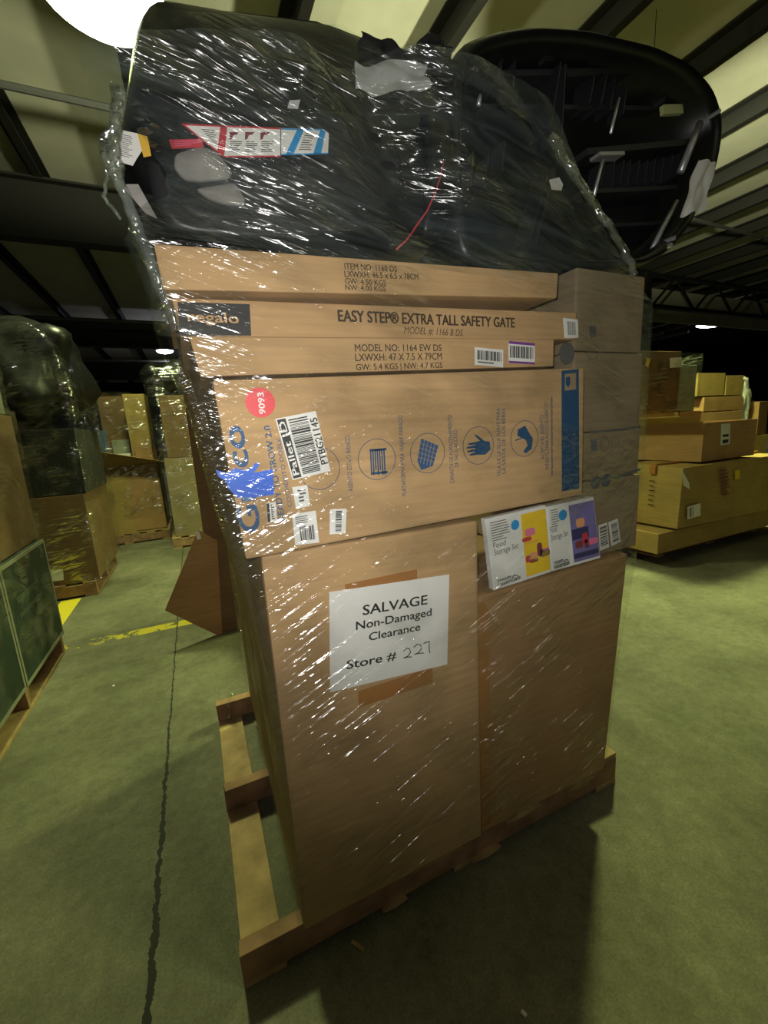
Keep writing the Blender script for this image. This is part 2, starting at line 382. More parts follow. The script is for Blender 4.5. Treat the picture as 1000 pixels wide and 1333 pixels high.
bay_lamp((-0.1, 3.05, 4.2), 'large glaring lamp high up at the left above the wrapped car seats', LAMP_DOWN, LAMP_UP * 2.7, r=0.40)
bay_lamp((4.6, 2.4, 3.85), 'lamp hidden behind the upturned black car seat, lighting the roof on the right', LAMP_DOWN * 2.6, LAMP_UP * 13.0)
bay_lamp((-0.4, 17.4, 4.55), 'small bright white lamp beside the left edge of the stretch film', 260, 60, (0.85, 0.85, 1.0), M_glowc)
bay_lamp((-6.4, 38.6, 4.6), 'tiny far lamp above the open carton of mixed goods', 260, 60, (0.85, 0.85, 1.0), M_glowc, 0.6)
bay_lamp((18.9, 9.4, 4.5), 'small white lamp in the dark above the right-hand carton pile', 120, 20, (0.95, 0.9, 1.0), M_glowc, 0.62)

# unseen fill light behind the camera, added to lift the front floor shadow
lamp_or_fill_light('lamp_or_fill_light', 'SPOT', (1.6, -6.0, 4.3), 65, (1.0, 0.95, 0.75), 0.22, spot_size=math.radians(165), spot_blend=0.5)

# ------------------------------------------------------------------ generic builders
def pallet(x0, y0, w, d, label, h=0.128, mats=(M_wood, M_wood2), skip=(), nb=7, name='wooden_pallet'):
    t = thing(name, label, 'pallet', (x0 + w / 2, y0 + d / 2, 0), 'wooden pallets')
    b = 0.018
    for yy in (y0, y0 + d / 2 - 0.02, y0 + d - 0.04):
        part('stringer', MB().box(x0, x0 + w, yy, yy + 0.04, b, h - b, 0.002, jit=0.003), mats[1], t)
    bw = 0.095
    for i in range(nb):
        if i in skip: continue
        xx = x0 + (w - bw) * i / (nb - 1)
        part('deck_board', MB().box(xx, xx + bw, y0 - 0.004 + random.uniform(-.006, .006), y0 + d + random.uniform(-.006, .006), h - b, h, 0.002, jit=0.002), mats[0], t)
    for xx in (x0, x0 + w / 2 - bw / 2, x0 + w - bw):
        part('bottom_board', MB().box(xx, xx + bw, y0, y0 + d, 0.0, b, 0.002), mats[0], t)
    return t
def carton(label, x0, x1, y0, y1, z0, z1, mat, group=None, seam='x', tape=True, bev=0.005, jit=0.004, name='cardboard_carton', cat='cardboard box', taper=None, rot=0.0, end_flaps=True):
    t = thing(name, label, cat, ((x0 + x1) / 2, (y0 + y1) / 2, z0), group)
    M = None
    if rot:
        c = Vector(((x0 + x1) / 2, (y0 + y1) / 2, (z0 + z1) / 2)); M = Matrix.Translation(c) @ Matrix.Rotation(rot, 4, 'Z') @ Matrix.Translation(-c)
    if taper: part('body', MB().hexa(taper, bev), mat, t)
    else: part('body', MB().box(x0, x1, y0, y1, z0, z1, bev, M, jit), mat, t)
    if tape and not taper:
        ym = (y0 + y1) / 2
        tw = 0.024
        part('tape', MB().box(x0 + 0.004, x1 - 0.004, ym - tw, ym + tw, z1 - 0.002 , z1 + 0.0015 + jit, 0, M).box(x0 - 0.0015 - jit, x0 + 0.002, ym - tw, ym + tw, z1 - 0.07, z1, 0, M), M_tape, t)
    return t

_tc = 0
def text_mesh(s):
    cu = bpy.data.curves.new('txt', 'FONT'); cu.body = s; cu.size = 1.0; cu.resolution_u = 3
    ob = bpy.data.objects.new('txt', cu); COL.objects.link(ob)
    dg = bpy.context.evaluated_depsgraph_get(); ev = ob.evaluated_get(dg); me = ev.to_mesh()
    vs = [v.co.copy() for v in me.vertices]; fs = [tuple(p.vertices) for p in me.polygons]
    ev.to_mesh_clear(); bpy.data.objects.remove(ob); bpy.data.curves.remove(cu)
    return vs, fs
def text_fit(parent, s, t, a, b, hpx, mat, name='printed_text', bold=0.0, italic=0.0, mb=None):
    """letters on the plane y = t, baseline from point a to point b (pixels of that plane), cap height hpx pixels"""
    A, B = FP(a[0], a[1], t), FP(b[0], b[1], t)
    X = B - A; wl = X.length; X.normalize(); Z = Vector((-X.z, 0, X.x))
    pxl = (FP((a[0] + b[0]) / 2 + 5, (a[1] + b[1]) / 2, t) - FP((a[0] + b[0]) / 2 - 5, (a[1] + b[1]) / 2, t)).length / 10
    vs, fs = text_mesh(s)
    x0 = min(v.x for v in vs); x1 = max(v.x for v in vs)
    sx = wl / (x1 - x0); sy = hpx * pxl / 0.69
    out = mb or MB()
    for dx, dz in (((0, 0),) if not bold else ((0, 0), (bold, 0), (0, bold), (bold, bold), (-bold, 0))):
        P = [A + X * ((v.x - x0) * sx + v.y * sy * italic + dx * sy) + Z * (v.y * sy + dz * sy) + Vector((0, (dx + 2 * dz) * 0.0004, 0)) for v in vs]
        out.add(P, fs)
    if mb is None: return part(name, out, mat, parent)
    return out
def Q(t, pts):                       # bilinear patch on the plane y = t from four pixel corners TL TR BR BL
    P = [FP(u, v, t) for u, v in pts]
    return lambda i, j: (P[0] * (1 - i) + P[1] * i) * (1 - j) + (P[3] * (1 - i) + P[2] * i) * j
def patch(mb, q, i0, i1, j0, j1, th=0.0008):
    return mb.prism([q(i0, j0), q(i1, j0), q(i1, j1), q(i0, j1)], (0, -th, 0))
def lift(q, d): return lambda i, j: q(i, j) + Vector((0, -d, 0))
def barcode(mb, q, i0, i1, j0, j1, n=22, vertical=True, seed=1):
    rnd = random.Random(seed); x = 0.0; bars = []
    while x < 1:
        w = rnd.choice((1, 1, 2, 3)) / (n * 2.6); bars.append((x, min(1, x + w))); x += w + rnd.choice((1, 1, 2)) / (n * 2.6)
    for a, b in bars:
        if vertical: patch(mb, q, i0 + (i1 - i0) * a, i0 + (i1 - i0) * b, j0, j1, 0.0003)
        else: patch(mb, q, i0, i1, j0 + (j1 - j0) * a, j0 + (j1 - j0) * b, 0.0003)
    return mb
def lines(mb, q, i0, i1, j0, j1, n, fill=0.5, seed=1):
    rnd = random.Random(seed)
    for k in range(n):
        a = j0 + (j1 - j0) * k / n; patch(mb, q, i0, i0 + (i1 - i0) * rnd.uniform(0.6, 1.0), a, a + (j1 - j0) / n * fill, 0.0003)
    return mb
def sticker(parent, t, pts, name='paper_label', mat=None, label=None):
    q = Q(t, pts); o = part(name, patch(MB(), q, 0, 1, 0, 1), mat or M_paper, parent, label=label)
    return o, lift(q, 0.0010)
def ring(mb, c, r, t, w=0.0012, n=48, arc=(0, 2 * math.pi)):
    C = FP(c[0], c[1], t); R = (FP(c[0] + 5, c[1], t) - FP(c[0] - 5, c[1], t)).length / 10 * r
    for k in range(n):
        a0 = arc[0] + (arc[1] - arc[0]) * k / n; a1 = arc[0] + (arc[1] - arc[0]) * (k + 1) / n
        P = [C + Vector((math.cos(a), 0, math.sin(a))) * rr for a, rr in ((a0, R), (a1, R), (a1, R - w), (a0, R - w))]
        mb.prism(P, (0, -0.0004, 0))
    return mb
def disc(mb, c, r, t, n=36, th=0.0006):
    C = FP(c[0], c[1], t); R = (FP(c[0] + 5, c[1], t) - FP(c[0] - 5, c[1], t)).length / 10 * r
    return mb.prism([C + Vector((math.cos(2 * math.pi * k / n), 0, math.sin(2 * math.pi * k / n))) * R for k in range(n)], (0, -th, 0))
def poly(mb, t, pts, th=0.0006): return mb.prism([FP(u, v, t) for u, v in pts], (0, -th, 0))
def c5(x, y): return (260 + x * 0.26, 470 + y * 0.26)
def c6(x, y): return (430 + x * 0.42, 470 + y * 0.42)

# ================================================================== MAIN LOAD
main_pallet = pallet(0.0, 0.0, 1.22, 1.02, 'brown pallet under the big load labelled salvage, left deck board missing', skip=(0,), nb=8, h=0.115)
ZP = 0.115
for x_, w_, h_, z_ in ((0.42, 0.16, 0.022, 0.088), (0.62, 0.10, 0.02, 0.012), (0.74, 0.14, 0.018, 0.085), (0.98, 0.12, 0.024, 0.08), (0.34, 0.07, 0.016, 0.016)):
    part('wood_splinter', MB().prism([(x_, 0, z_), (x_ + w_ * .5, -.001, z_ - .004), (x_ + w_, 0, z_ + .003), (x_ + w_ * .8, -.001, z_ + h_), (x_ + w_ * .35, 0, z_ + h_ * .8)], (0, -0.012, 0)), M_wood, main_pallet)
# two big cartons on the pallet
tL = carton('large tan carton bearing the white SALVAGE sheet, standing on the front pallet', 0.14, 0.637, -0.03, 0.96, ZP, 1.008, M_card, bev=0.008, jit=0)
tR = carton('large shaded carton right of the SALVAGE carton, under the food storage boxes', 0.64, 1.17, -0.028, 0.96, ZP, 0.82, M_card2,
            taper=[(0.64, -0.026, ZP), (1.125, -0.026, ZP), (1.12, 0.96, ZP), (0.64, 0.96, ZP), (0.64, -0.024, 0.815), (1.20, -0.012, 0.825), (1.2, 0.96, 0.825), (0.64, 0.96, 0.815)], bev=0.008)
part('tape', MB().box(0.636, 0.668, -0.0295, -0.0265, 0.14, 0.8), M_tape, tR)
part('flap_fold', MB().prism([(0.65, -0.027, 0.80), (0.80, -0.027, 0.815), (0.70, -0.027, 0.72)], (0, -0.004, 0)), M_card2, tR)
# SALVAGE sheet with its tape
part('tape', MB().box(0.30, 0.47, -0.0305, -0.028, 0.86, 0.92), M_tape, tL); part('tape', MB().box(0.31, 0.50, -0.0305, -0.028, 0.63, 0.67), M_tape, tL)
def c8(x, y): return (400 + x * 0.22, 730 + y * 0.22)
sh, q = sticker(tL, -0.0312, [c8(130, 185), c8(840, 80), c8(828, 612), c8(135, 778)], 'notice_sheet', label='white printed notice sheet')
tt = -0.0324
text_fit(sh, 'SALVAGE', tt, c8(330, 323), c8(710, 257), 11.5, M_ink, bold=0.02)
text_fit(sh, 'Non-Damaged', tt, c8(290, 410), c8(735, 325), 9.5, M_ink, bold=0.02)
text_fit(sh, 'Clearance', tt, c8(366, 474), c8(668, 411), 9.2, M_ink, bold=0.02)
text_fit(sh, 'Store #', tt, c8(234, 643), c8(526, 583), 10.5, M_ink, bold=0.02)
mb = MB()
for st in ([(570, 535), (585, 518), (605, 520), (612, 540), (598, 562), (570, 577), (590, 570), (618, 568)],
           [(630, 512), (650, 494), (672, 498), (676, 520), (660, 542), (634, 556), (655, 548), (690, 545)],
           [(688, 490), (705, 482), (724, 478), (722, 500), (722, 522), (726, 545)]):
    mb.tube([FP(*c8(*p_), tt) for p_ in st], 0.0011, 6)
part('handwriting', mb, M_ink, sh, True, label='handwritten 227')

# ------- stroller carton
RT = -0.040
rtg = carton('wide stroller carton with blue print and a round red sticker, above the SALVAGE carton', 0.10, 0.968, RT, 0.44, 1.012, 1.345, M_card, bev=0.005, jit=0,
             taper=[(0.112, RT, 1.010), (0.968, RT, 1.032), (0.968, 0.44, 1.03), (0.112, 0.44, 1.01), (0.094, RT, 1.326), (0.958, RT, 1.352), (0.958, 0.44, 1.352), (0.094, 0.44, 1.326)])
t1 = RT - 0.0002
def RTX(s, a, b, h, mat=M_blued, bold=0.0): return text_fit(rtg, s, t1, a, b, h, mat, bold=bold)
RTX('Graco', c5(310, 845), c5(215, 325), 27, M_blue, 0.03)
RTX('READY TO GROW 2.0', c5(428, 795), c5(352, 322), 8, M_blue, 0.02)
RTX('COCHECITO DOBLE', c5(463, 728), c5(402, 385), 5.5, M_blue)
RTX('ASIENTO ESTILO BANCO', c6(71, 404), c6(60, 231), 6)
RTX('PLATAFORMA PARA VIAJAR PARADO', c6(236, 417), c6(223, 168), 5.5)
RTX('CANASTA DE ALMACENAMIENTO', c6(384, 378), c6(376, 166), 5)
RTX('DE FACIL ACCESO', c6(398, 328), c6(393, 214), 5)
RTX('TELA DE LA SILLA SUAVE PARA', c6(529, 356), c6(526, 145), 4.6)
RTX('LA SIESTA DE LOS BEBES', c6(544, 348), c6(542, 146), 4.6)
RTX('ACEPTA EL ASIENTO', c6(664, 303), c6(661, 166), 4.6)
RTX('INFANTIL PARA AUTO DE GRACO*', c6(678, 334), c6(675, 126), 4.6)
mb = MB(); q = Q(t1, [c6(684, 110), c6(690, 110), c6(691, 356), c6(685, 356)]); lines(mb, q, 0, 1, 0, 1, 60, 0.6, 3); part('fine_print', mb, M_blued, rtg)
for (cx, cy, r) in ((416, 610, 27), (491, 598, 24.5), (557, 590, 22.5), (623, 580, 20), (683, 571, 18)): part('printed_circle', ring(MB(), (cx, cy), r, t1), M_blued, rtg)
mb = MB()                             # bench seat icon
for k_ in range(7):
    q = Q(t1, [(481.5 + k_ * 2.9, 585), (483.2 + k_ * 2.9, 584), (485 + k_ * 2.9, 618), (483.3 + k_ * 2.9, 618.5)])
    patch(mb, q, 0, 1, 0 if k_ in (0, 1, 5, 6) else 0.0, 1 if k_ not in (2, 4) else 0.8, 0.0004)
q = Q(t1, [(481, 585), (503, 583), (503.2, 586), (481.2, 588)]); patch(mb, q, 0, 1, 0, 1, 0.0004)
q = Q(t1, [(483, 615), (505, 613), (505, 616), (483, 618)]); patch(mb, q, 0, 1, 0, 1, 0.0004)
part('bench_icon', mb, M_blued, rtg)
mb = MB(); poly(mb, t1, [c6(282, 240), c6(335, 262), c6(318, 325), c6(282, 338), c6(270, 310)], 0.0004); part('platform_icon', mb, M_blue, rtg)
mb = MB()
for k_ in range(1, 5):
    f_ = k_ / 5
    a_, b_ = c6(282 + 53 * f_, 240 + 22 * f_), c6(270 + 48 * f_, 312 + 20 * f_)
    mb.tube([FP(*a_, t1 - 0.0006), FP(*b_, t1 - 0.0006)], 0.0005, 4)
    a_, b_ = c6(281 - 10 * f_, 240 + 72 * f_), c6(333 - 12 * f_, 262 + 64 * f_)
    mb.tube([FP(*a_, t1 - 0.0006), FP(*b_, t1 - 0.0006)], 0.0005, 4)
part('platform_lattice', mb, M_card, rtg)
mb = MB()                             # hand icon
poly(mb, t1, [c6(452, 250), c6(470, 246), c6(494, 250), c6(497, 274), c6(480, 290), c6(456, 291), c6(448, 284)], 0.0004)
for a_, b_ in (((458, 253), (428, 258)), ((456, 264), (423, 269)), ((455, 275), (425, 281)), ((457, 285), (433, 291)), ((474, 250), (449, 229))):
    A_, B_ = FP(*c6(*a_), t1), FP(*c6(*b_), t1); mb.tube([A_, (A_ + B_) / 2, B_], [0.0030, 0.0029, 0.0018], 8)
part('hand_icon', mb, M_blued, rtg)
mb = MB()                             # stroller seat icon
poly(mb, t1, [c6(582, 212), c6(604, 200), c6(616, 222), c6(628, 240), c6(624, 272), c6(606, 286), c6(598, 280), c6(612, 262), c6(606, 244), c6(580, 232)], 0.0004)
mb.tube([FP(*c6(574, 246), t1), FP(*c6(594, 238), t1)], 0.0014, 5)
part('seat_icon', mb, M_blued, rtg)
mb = MB(); poly(mb, t1, [c6(717, 30), c6(770, 24), c6(772, 395), c6(718, 404)]); bs = part('blue_band', mb, M_blued, rtg, label='dark blue printed end band')
mb = MB(); poly(mb, t1 - 0.0008, [c6(727, 40), c6(762, 37), c6(762, 88), c6(727, 92)], 0.0003); poly(mb, t1 - 0.0012, [c6(748, 45), c6(757, 44), c6(757, 84), c6(748, 86)], 0.0003)
part('picture_frame', mb, M_cardG, bs)
mb = MB(); poly(mb, t1 - 0.0016, [c6(731, 50), c6(743, 48), c6(744, 70), c6(738, 82), c6(730, 72)], 0.0003); part('stroller_picture', mb, M_blued, bs)
for s_, a_, b_ in (('GRACO', (762, 300), (760, 225)),): text_fit(bs, s_, t1 - 0.0007, c6(*a_), c6(*b_), 5, M_bluef)
mb = MB(); poly(mb, t1 - 0.0004, [c5(80, 545), c5(140, 562), c5(175, 535), c5(240, 548), c5(285, 505), c5(300, 520), c5(270, 560), c5(365, 540), c5(372, 668), c5(300, 680), c5(190, 685), c5(145, 640), c5(130, 600), c5(95, 580)])
part('blue_splat', mb, M_bluebr, rtg, label='bright blue splat')
# stickers on the stroller carton
rs = part('round_sticker', disc(MB(), c5(304, 208), 19.5, t1 - 0.0004), M_red, rtg, label='round red sticker')
text_fit(rs, '9093', t1 - 0.0012, c5(330, 264), c5(320, 158), 8, M_paper, bold=0.02)
pl, q = sticker(rtg, t1 - 0.0004, [c5(378, 290), c5(580, 250), c5(655, 550), c5(465, 596)], 'barcode_label', label='white barcode label')
part('black_header', patch(MB(), q, 0.03, 0.235, 0.02, 0.98, 0.0003), M_ink, pl)
ql = lift(q, 0.0006); a_ = ql(0.2, 0.93); b_ = ql(0.2, 0.06)
def proj_px(P):
    d = P - CAM; z = d.dot(CF); return (500 + F_PX * d.dot(CR) / z, 666.5 - F_PX * d.dot(CU) / z)
text_fit(pl, 'Pallet ID', a_.y, proj_px(a_), proj_px(b_), 8, M_paper, bold=0.02)
part('barcode', barcode(MB(), q, 0.29, 0.76, 0.05, 0.95, 34, False, 5), M_ink, pl)
a_, b_ = ql(0.985, 0.86), ql(0.985, 0.10); text_fit(pl, 'PTBG21145', a_.y, proj_px(a_), proj_px(b_), 9, M_ink, bold=0.02)
o, q = sticker(rtg, t1 - 0.0004, [c5(463, 632), c5(538, 620), c5(553, 725), c5(482, 740)], 'price_label'); part('fine_print', lines(MB(), q, 0.3, 0.85, 0.15, 0.8, 4, 0.5, 2), M_inkg, o)
o, q = sticker(rtg, t1 - 0.0004, [c5(333, 712), c5(380, 705), c5(388, 803), c5(340, 810)], 'date_label'); part('black_header', patch(MB(), q, 0.02, 0.3, 0.02, 0.98, 0.0003), M_ink, o); part('fine_print', lines(MB(), q, 0.45, 0.8, 0.1, 0.9, 7, 0.6, 8), M_inkg, o)
o, q = sticker(rtg, t1 - 0.0004, [c5(462, 768), c5(580, 748), c5(598, 908), c5(478, 922)], 'stock_label'); part('barcode', barcode(MB(), q, 0.25, 0.85, 0.42, 0.88, 14, True, 9), M_ink, o); part('fine_print', lines(MB(), q, 0.12, 0.85, 0.1, 0.35, 4, 0.4, 4), M_inkg, o)
o, q = sticker(rtg, t1 - 0.0004, [c5(652, 742), c5(735, 738), c5(730, 862), c5(650, 868)], 'stock_label'); part('barcode', barcode(MB(), q, 0.35, 0.72, 0.08, 0.92, 18, False, 12), M_ink, o)
mb = MB(); mb.tube([SP(273, 520, 0.0975), SP(277, 535, 0.0985), SP(281, 548, 0.1), SP(285, 562, 0.101)], 0.0025, 5); part('scribble', mb, M_ink, rtg)

# ------- three slim gate cartons
T3 = -0.030
g3 = carton('slim carton printed MODEL NO: 1164 EW DS directly on the stroller carton', 0.07, 0.865, T3, 0.44, 1.337, 1.405, M_card, jit=0,
            taper=[(0.078, T3, 1.333), (0.866, T3, 1.356), (0.866, 0.44, 1.356), (0.078, 0.44, 1.333), (0.068, T3, 1.396), (0.866, T3, 1.418), (0.866, 0.44, 1.418), (0.068, 0.44, 1.396)], bev=0.003)
t3 = T3 - 0.0002
text_fit(g3, 'MODEL NO: 1164 EW DS', t3, (462.5, 457.5), (575, 457), 7.6, M_inkb, bold=0.012)
text_fit(g3, 'LXWXH: 47 X 7.5 X 79CM', t3, (463, 470), (575.5, 468), 7.6, M_inkb, bold=0.012)
text_fit(g3, 'GW: 5.4 KGS | NW: 4.7 KGS', t3, (464, 482), (576, 479), 6.6, M_inkb, bold=0.012)
o, q = sticker(g3, t3 - 0.0003, [(618, 452), (655, 455.5), (655, 478.5), (618, 475)], 'stock_label'); part('barcode', barcode(MB(), q, 0.08, 0.92, 0.15, 0.68, 20, True, 21), M_ink, o); part('fine_print', lines(MB(), q, 0.1, 0.9, 0.78, 0.86, 1, 0.9, 3), M_inkg, o)
o, q = sticker(g3, t3 - 0.0003, [(662, 444), (696, 447), (696, 474.5), (662, 472.5)], 'clearance_label', label='white barcode label with purple bands'); part('barcode', barcode(MB(), q, 0.05, 0.95, 0.2, 0.75, 22, True, 23), M_ink, o)
part('purple_band', patch(patch(MB(), q, 0, 1, 0, 0.12, 0.0003), q, 0, 1, 0.9, 1, 0.0003), M_purpd, o)
T2 = -0.014
g2 = carton('slim carton printed EASY STEP EXTRA TALL SAFETY GATE, with a black logo block', 0.055, 0.955, T2, 0.44, 1.405, 1.48, M_card, jit=0,
            taper=[(0.055, T2, 1.399), (0.955, T2, 1.423), (0.955, 0.44, 1.423), (0.055, 0.44, 1.399), (0.05, T2, 1.458), (0.955, T2, 1.486), (0.955, 0.44, 1.486), (0.05, 0.44, 1.458)], bev=0.003)
t2 = T2 - 0.0002
lb = part('logo_block', poly(MB(), t2, [(231, 393), (325, 396), (327, 437), (234, 437)]), M_ink, g2, label='black printed logo block')
text_fit(lb, 'regalo', t2 - 0.0008, (245, 418), (311, 421), 13, M_tan, bold=0.02)
text_fit(g2, 'EASY STEP\u00ae EXTRA TALL SAFETY GATE', t2, (441, 418.5), (670, 426.5), 11, M_inkb, bold=0.03)
text_fit(g2, 'MODEL #: 1166 B DS', t2, (526, 434), (602, 437.5), 7, M_inkb, italic=0.2)
o, q = sticker(g2, t2 - 0.0003, [(733, 414), (752, 416), (753, 440), (735, 440)], 'stock_label'); part('barcode', barcode(MB(), q, 0.25, 0.8, 0.15, 0.85, 10, True, 31), M_inkg, o)
T1 = -0.046
g1 = carton('topmost slim carton printed ITEM NO: 1160 DS, right below the wrapped car seat', 0.03, 0.85, T1, 0.42, 1.47, 1.53, M_card, jit=0,
            taper=[(0.040, T1, 1.460), (0.855, T1, 1.503), (0.855, 0.42, 1.503), (0.040, 0.42, 1.460), (0.036, T1, 1.524), (0.858, T1, 1.556), (0.858, 0.42, 1.556), (0.036, 0.42, 1.524)], bev=0.003)
t0 = T1 - 0.0002
text_fit(g1, 'ITEM NO: 1160 DS', t0, (449, 350.5), (517, 354), 6.6, M_inkb, bold=0.012)
text_fit(g1, 'LXWXH: 46.5 x 6.5 x 78CM', t0, (449, 360.5), (545, 364), 6.4, M_inkb, bold=0.012)
text_fit(g1, 'GW: 4.50 KGS', t0, (449.5, 369.5), (503, 372), 6.2, M_inkb, bold=0.012)
text_fit(g1, 'NW: 4.00 KGS', t0, (450, 377.5), (502.5, 379.5), 6, M_inkb, bold=0.012)

# ------- column of greyish cartons at the right edge of the load
TC = 0.012
rows = [(0.83, 1.055, 'bottom'), (1.057, 1.19, 'second'), (1.192, 1.40, 'third'), (1.402, 1.60, 'top')]
names = ['greyish carton with two dark printed discs, behind the food storage boxes', 'greyish carton above the one with two printed discs, right edge of the load',
         'plain greyish carton beside the blue end of the stroller carton', 'greyish carton with a dark square and circle print beside the slim cartons, right edge']
cc = []
for (z0, z1, _), lab in zip(rows, names):
    xa = 0.98
    cc.append(carton(lab, xa, 1.30 - 0.05 * (z0 - 0.8) - 0.03, TC, 0.6, z0, z1, M_cardG, 'greyish cartons at the right edge of the load', jit=0.0, tape=False))
tcp = TC - 0.0003
part('printed_disc', disc(disc(MB(), (775, 628), 6, tcp), (789, 625.5), 6, tcp), M_bluef, cc[0]); mb = MB(); poly(mb, tcp, [(801, 620), (834, 609), (834, 612), (801, 624)], 0.0003); part('printed_bar', mb, M_bluef, cc[0])
o, q = sticker(cc[0], tcp - 0.0003, [(779, 684), (790, 680), (793, 712), (781, 717)], 'stock_label'); part('barcode', barcode(MB(), q, 0.1, 0.9, 0.1, 0.9, 12, False, 41), M_inkg, o)
o, q = sticker(cc[0], tcp - 0.0003, [(792, 680), (804, 675), (808, 705), (796, 711)], 'stock_label'); part('barcode', barcode(MB(), q, 0.2, 0.85, 0.12, 0.9, 12, False, 42), M_inkg, o)
part('printed_square', poly(poly(MB(), tcp, [(769, 572), (777, 571), (777, 587), (770, 588)], 0.0003), tcp, [(769, 562), (834, 554), (834, 556.5), (769, 564.5)], 0.0003), M_bluef, cc[1]); part('printed_circle', ring(ring(MB(), (787, 578), 6, tcp), (801, 576), 5, tcp), M_bluef, cc[1])
part('printed_square', poly(MB(), tcp, [(767, 424), (776, 424), (776, 439), (768, 439)], 0.0003), M_inkg, cc[3]); part('printed_circle', ring(MB(), (772, 458), 7, tcp), M_inkg, cc[2])
part('printed_disc', disc(MB(), (738, 460), 10, tcp), M_inkg, cc[2])

# ------- two food storage set boxes
FT = -0.037
def food(label, pts, depth, kind):
    P = [FP(u, v, FT) for u, v in pts]      # TL TR BR BL
    D = Vector((0, depth, 0))
    t = thing('food_storage_set_box', label, 'retail box', ((P[3] + P[2]) / 2 + D / 2), 'food storage set boxes')
    part('body', MB().hexa([P[3], P[2], P[2] + D, P[3] + D, P[0], P[1], P[1] + D, P[0] + D], 0.002), M_paper, t)
    q = Q(FT - 0.0004, pts)
    bg = part('picture_panel', patch(MB(), q, 0.56 if kind == 'y' else 0.44, 0.985, 0.05, 0.955, 0.0004), M_yel if kind == 'y' else M_purp, t, label='yellow product picture' if kind == 'y' else 'purple product picture')
    q2 = lift(q, 0.0008)
    i0 = 0.56 if kind == 'y' else 0.44
    pm = [M_pink, M_orange, M_maroon, M_olive, M_redl] if kind == 'y' else [M_orange, M_maroon, M_navy, M_pink, M_redl]
    def blob(i, j, w, h, m_, nm):
        C_ = q2(i0 + (0.985 - i0) * i, 0.05 + 0.905 * j); ex = (q2(1, .5) - q2(0, .5)); ez = (q2(.5, 1) - q2(.5, 0))
        pts_ = [C_ + ex * w * math.copysign(abs(math.cos(a)) ** .5, math.cos(a)) + ez * h * math.copysign(abs(math.sin(a)) ** .5, math.sin(a)) for a in [2 * math.pi * k / 20 for k in range(20)]]
        part(nm, MB().prism(pts_, (0, -0.0003, 0)), m_, bg)
    if kind == 'y':
        blob(0.30, 0.30, 0.085, 0.055, pm[0], 'printed_tub'); blob(0.14, 0.40, 0.08, 0.03, pm[4], 'printed_lid'); blob(0.62, 0.62, 0.045, 0.10, pm[2], 'printed_jar')
        blob(0.35, 0.70, 0.075, 0.06, pm[1], 'printed_tub'); blob(0.82, 0.70, 0.09, 0.05, pm[3], 'printed_tub'); blob(0.12, 0.72, 0.04, 0.05, pm[4], 'printed_jar'); blob(0.35, 0.77, 0.07, 0.025, pm[2], 'printed_lid'); blob(.82, .64, .08, .02, pm[0], 'printed_lid')
        part('printed_shelf', patch(MB(), q2, i0 + 0.01, i0 + 0.25, 0.45, 0.49, 0.0002), M_yell, bg)
    else:
        blob(0.38, 0.33, 0.09, 0.07, pm[0], 'printed_tub'); blob(0.5, 0.62, 0.06, 0.09, pm[4], 'printed_jar'); blob(0.25, 0.70, 0.08, 0.06, pm[1], 'printed_tub'); blob(0.78, 0.70, 0.12, 0.05, pm[3], 'printed_tub'); blob(0.55, 0.72, 0.05, 0.07, pm[1], 'printed_jar')
        part('printed_shelf', patch(patch(MB(), q2, i0 + 0.01, i0 + 0.36, 0.43, 0.60, 0.0002), q2, i0 + 0.01, 0.97, 0.82, 0.9, 0.0002), M_navy, bg)
    cx, cy = proj_px(q2(0.45 if kind == 'y' else 0.30, 0.17)); part('printed_badge', disc(MB(), (cx, cy), 5.2, FT - 0.0008), M_cyan, t)
    part('fine_print', lines(MB(), q2, 0.06, 0.36 if kind == 'y' else 0.22, 0.06, 0.34, 8, 0.3, 5), M_inkg, t)
    def tx(s_, i, j, i2, j2, h, b=0.0):
        A_, B_ = q2(i, j), q2(i2, j2); text_fit(t, s_, FT - 0.0008, proj_px(A_), proj_px(B_), h, M_ink if b else M_inkg, bold=b)
    if kind == 'y':
        tx('Food', 0.07, 0.415, 0.27, 0.41, 6); tx('Storage Set', 0.07, 0.515, 0.47, 0.50, 6)
        tx('room', 0.075, 0.905, 0.29, 0.90, 4.6, 0.025); tx('essentials', 0.075, 0.965, 0.45, 0.95, 4.6, 0.025)
        a0, a1, a2 = q2(0.31, 0.895), q2(0.355, 0.87), q2(0.40, 0.89); part('roof_mark', MB().tube([a0, a1, a2], 0.0012, 5), M_ink, t)
        A_ = P[3]; vs, fs = text_mesh('ls'); part('printed_text', MB().add([Vector((P[3].x - 0.0005, FT + 0.016 - v.x * 0.019, P[3].z + 0.010 + v.y * 0.024)) for v in vs], fs), M_ink, t)
    else:
        tx('Food', 0.02, 0.40, 0.15, 0.395, 6); tx('Storage Set', 0.02, 0.52, 0.37, 0.50, 6)
        tx('room', 0.04, 0.90, 0.22, 0.895, 4.6, 0.025); tx('essentials', 0.04, 0.965, 0.34, 0.955, 4.6, 0.025)
        a0, a1, a2 = q2(0.24, 0.89), q2(0.28, 0.865), q2(0.32, 0.885); part('roof_mark', MB().tube([a0, a1, a2], 0.0012, 5), M_ink, t)
    return t
food('white food storage set box with a yellow product picture', [(632, 676), (710.5, 657.5), (718, 744.5), (643, 769)], 0.018, 'y')
food('white food storage set box with a purple product picture', [(712, 660), (773, 646.5), (782, 726.5), (719.5, 744)], 0.018, 'p')

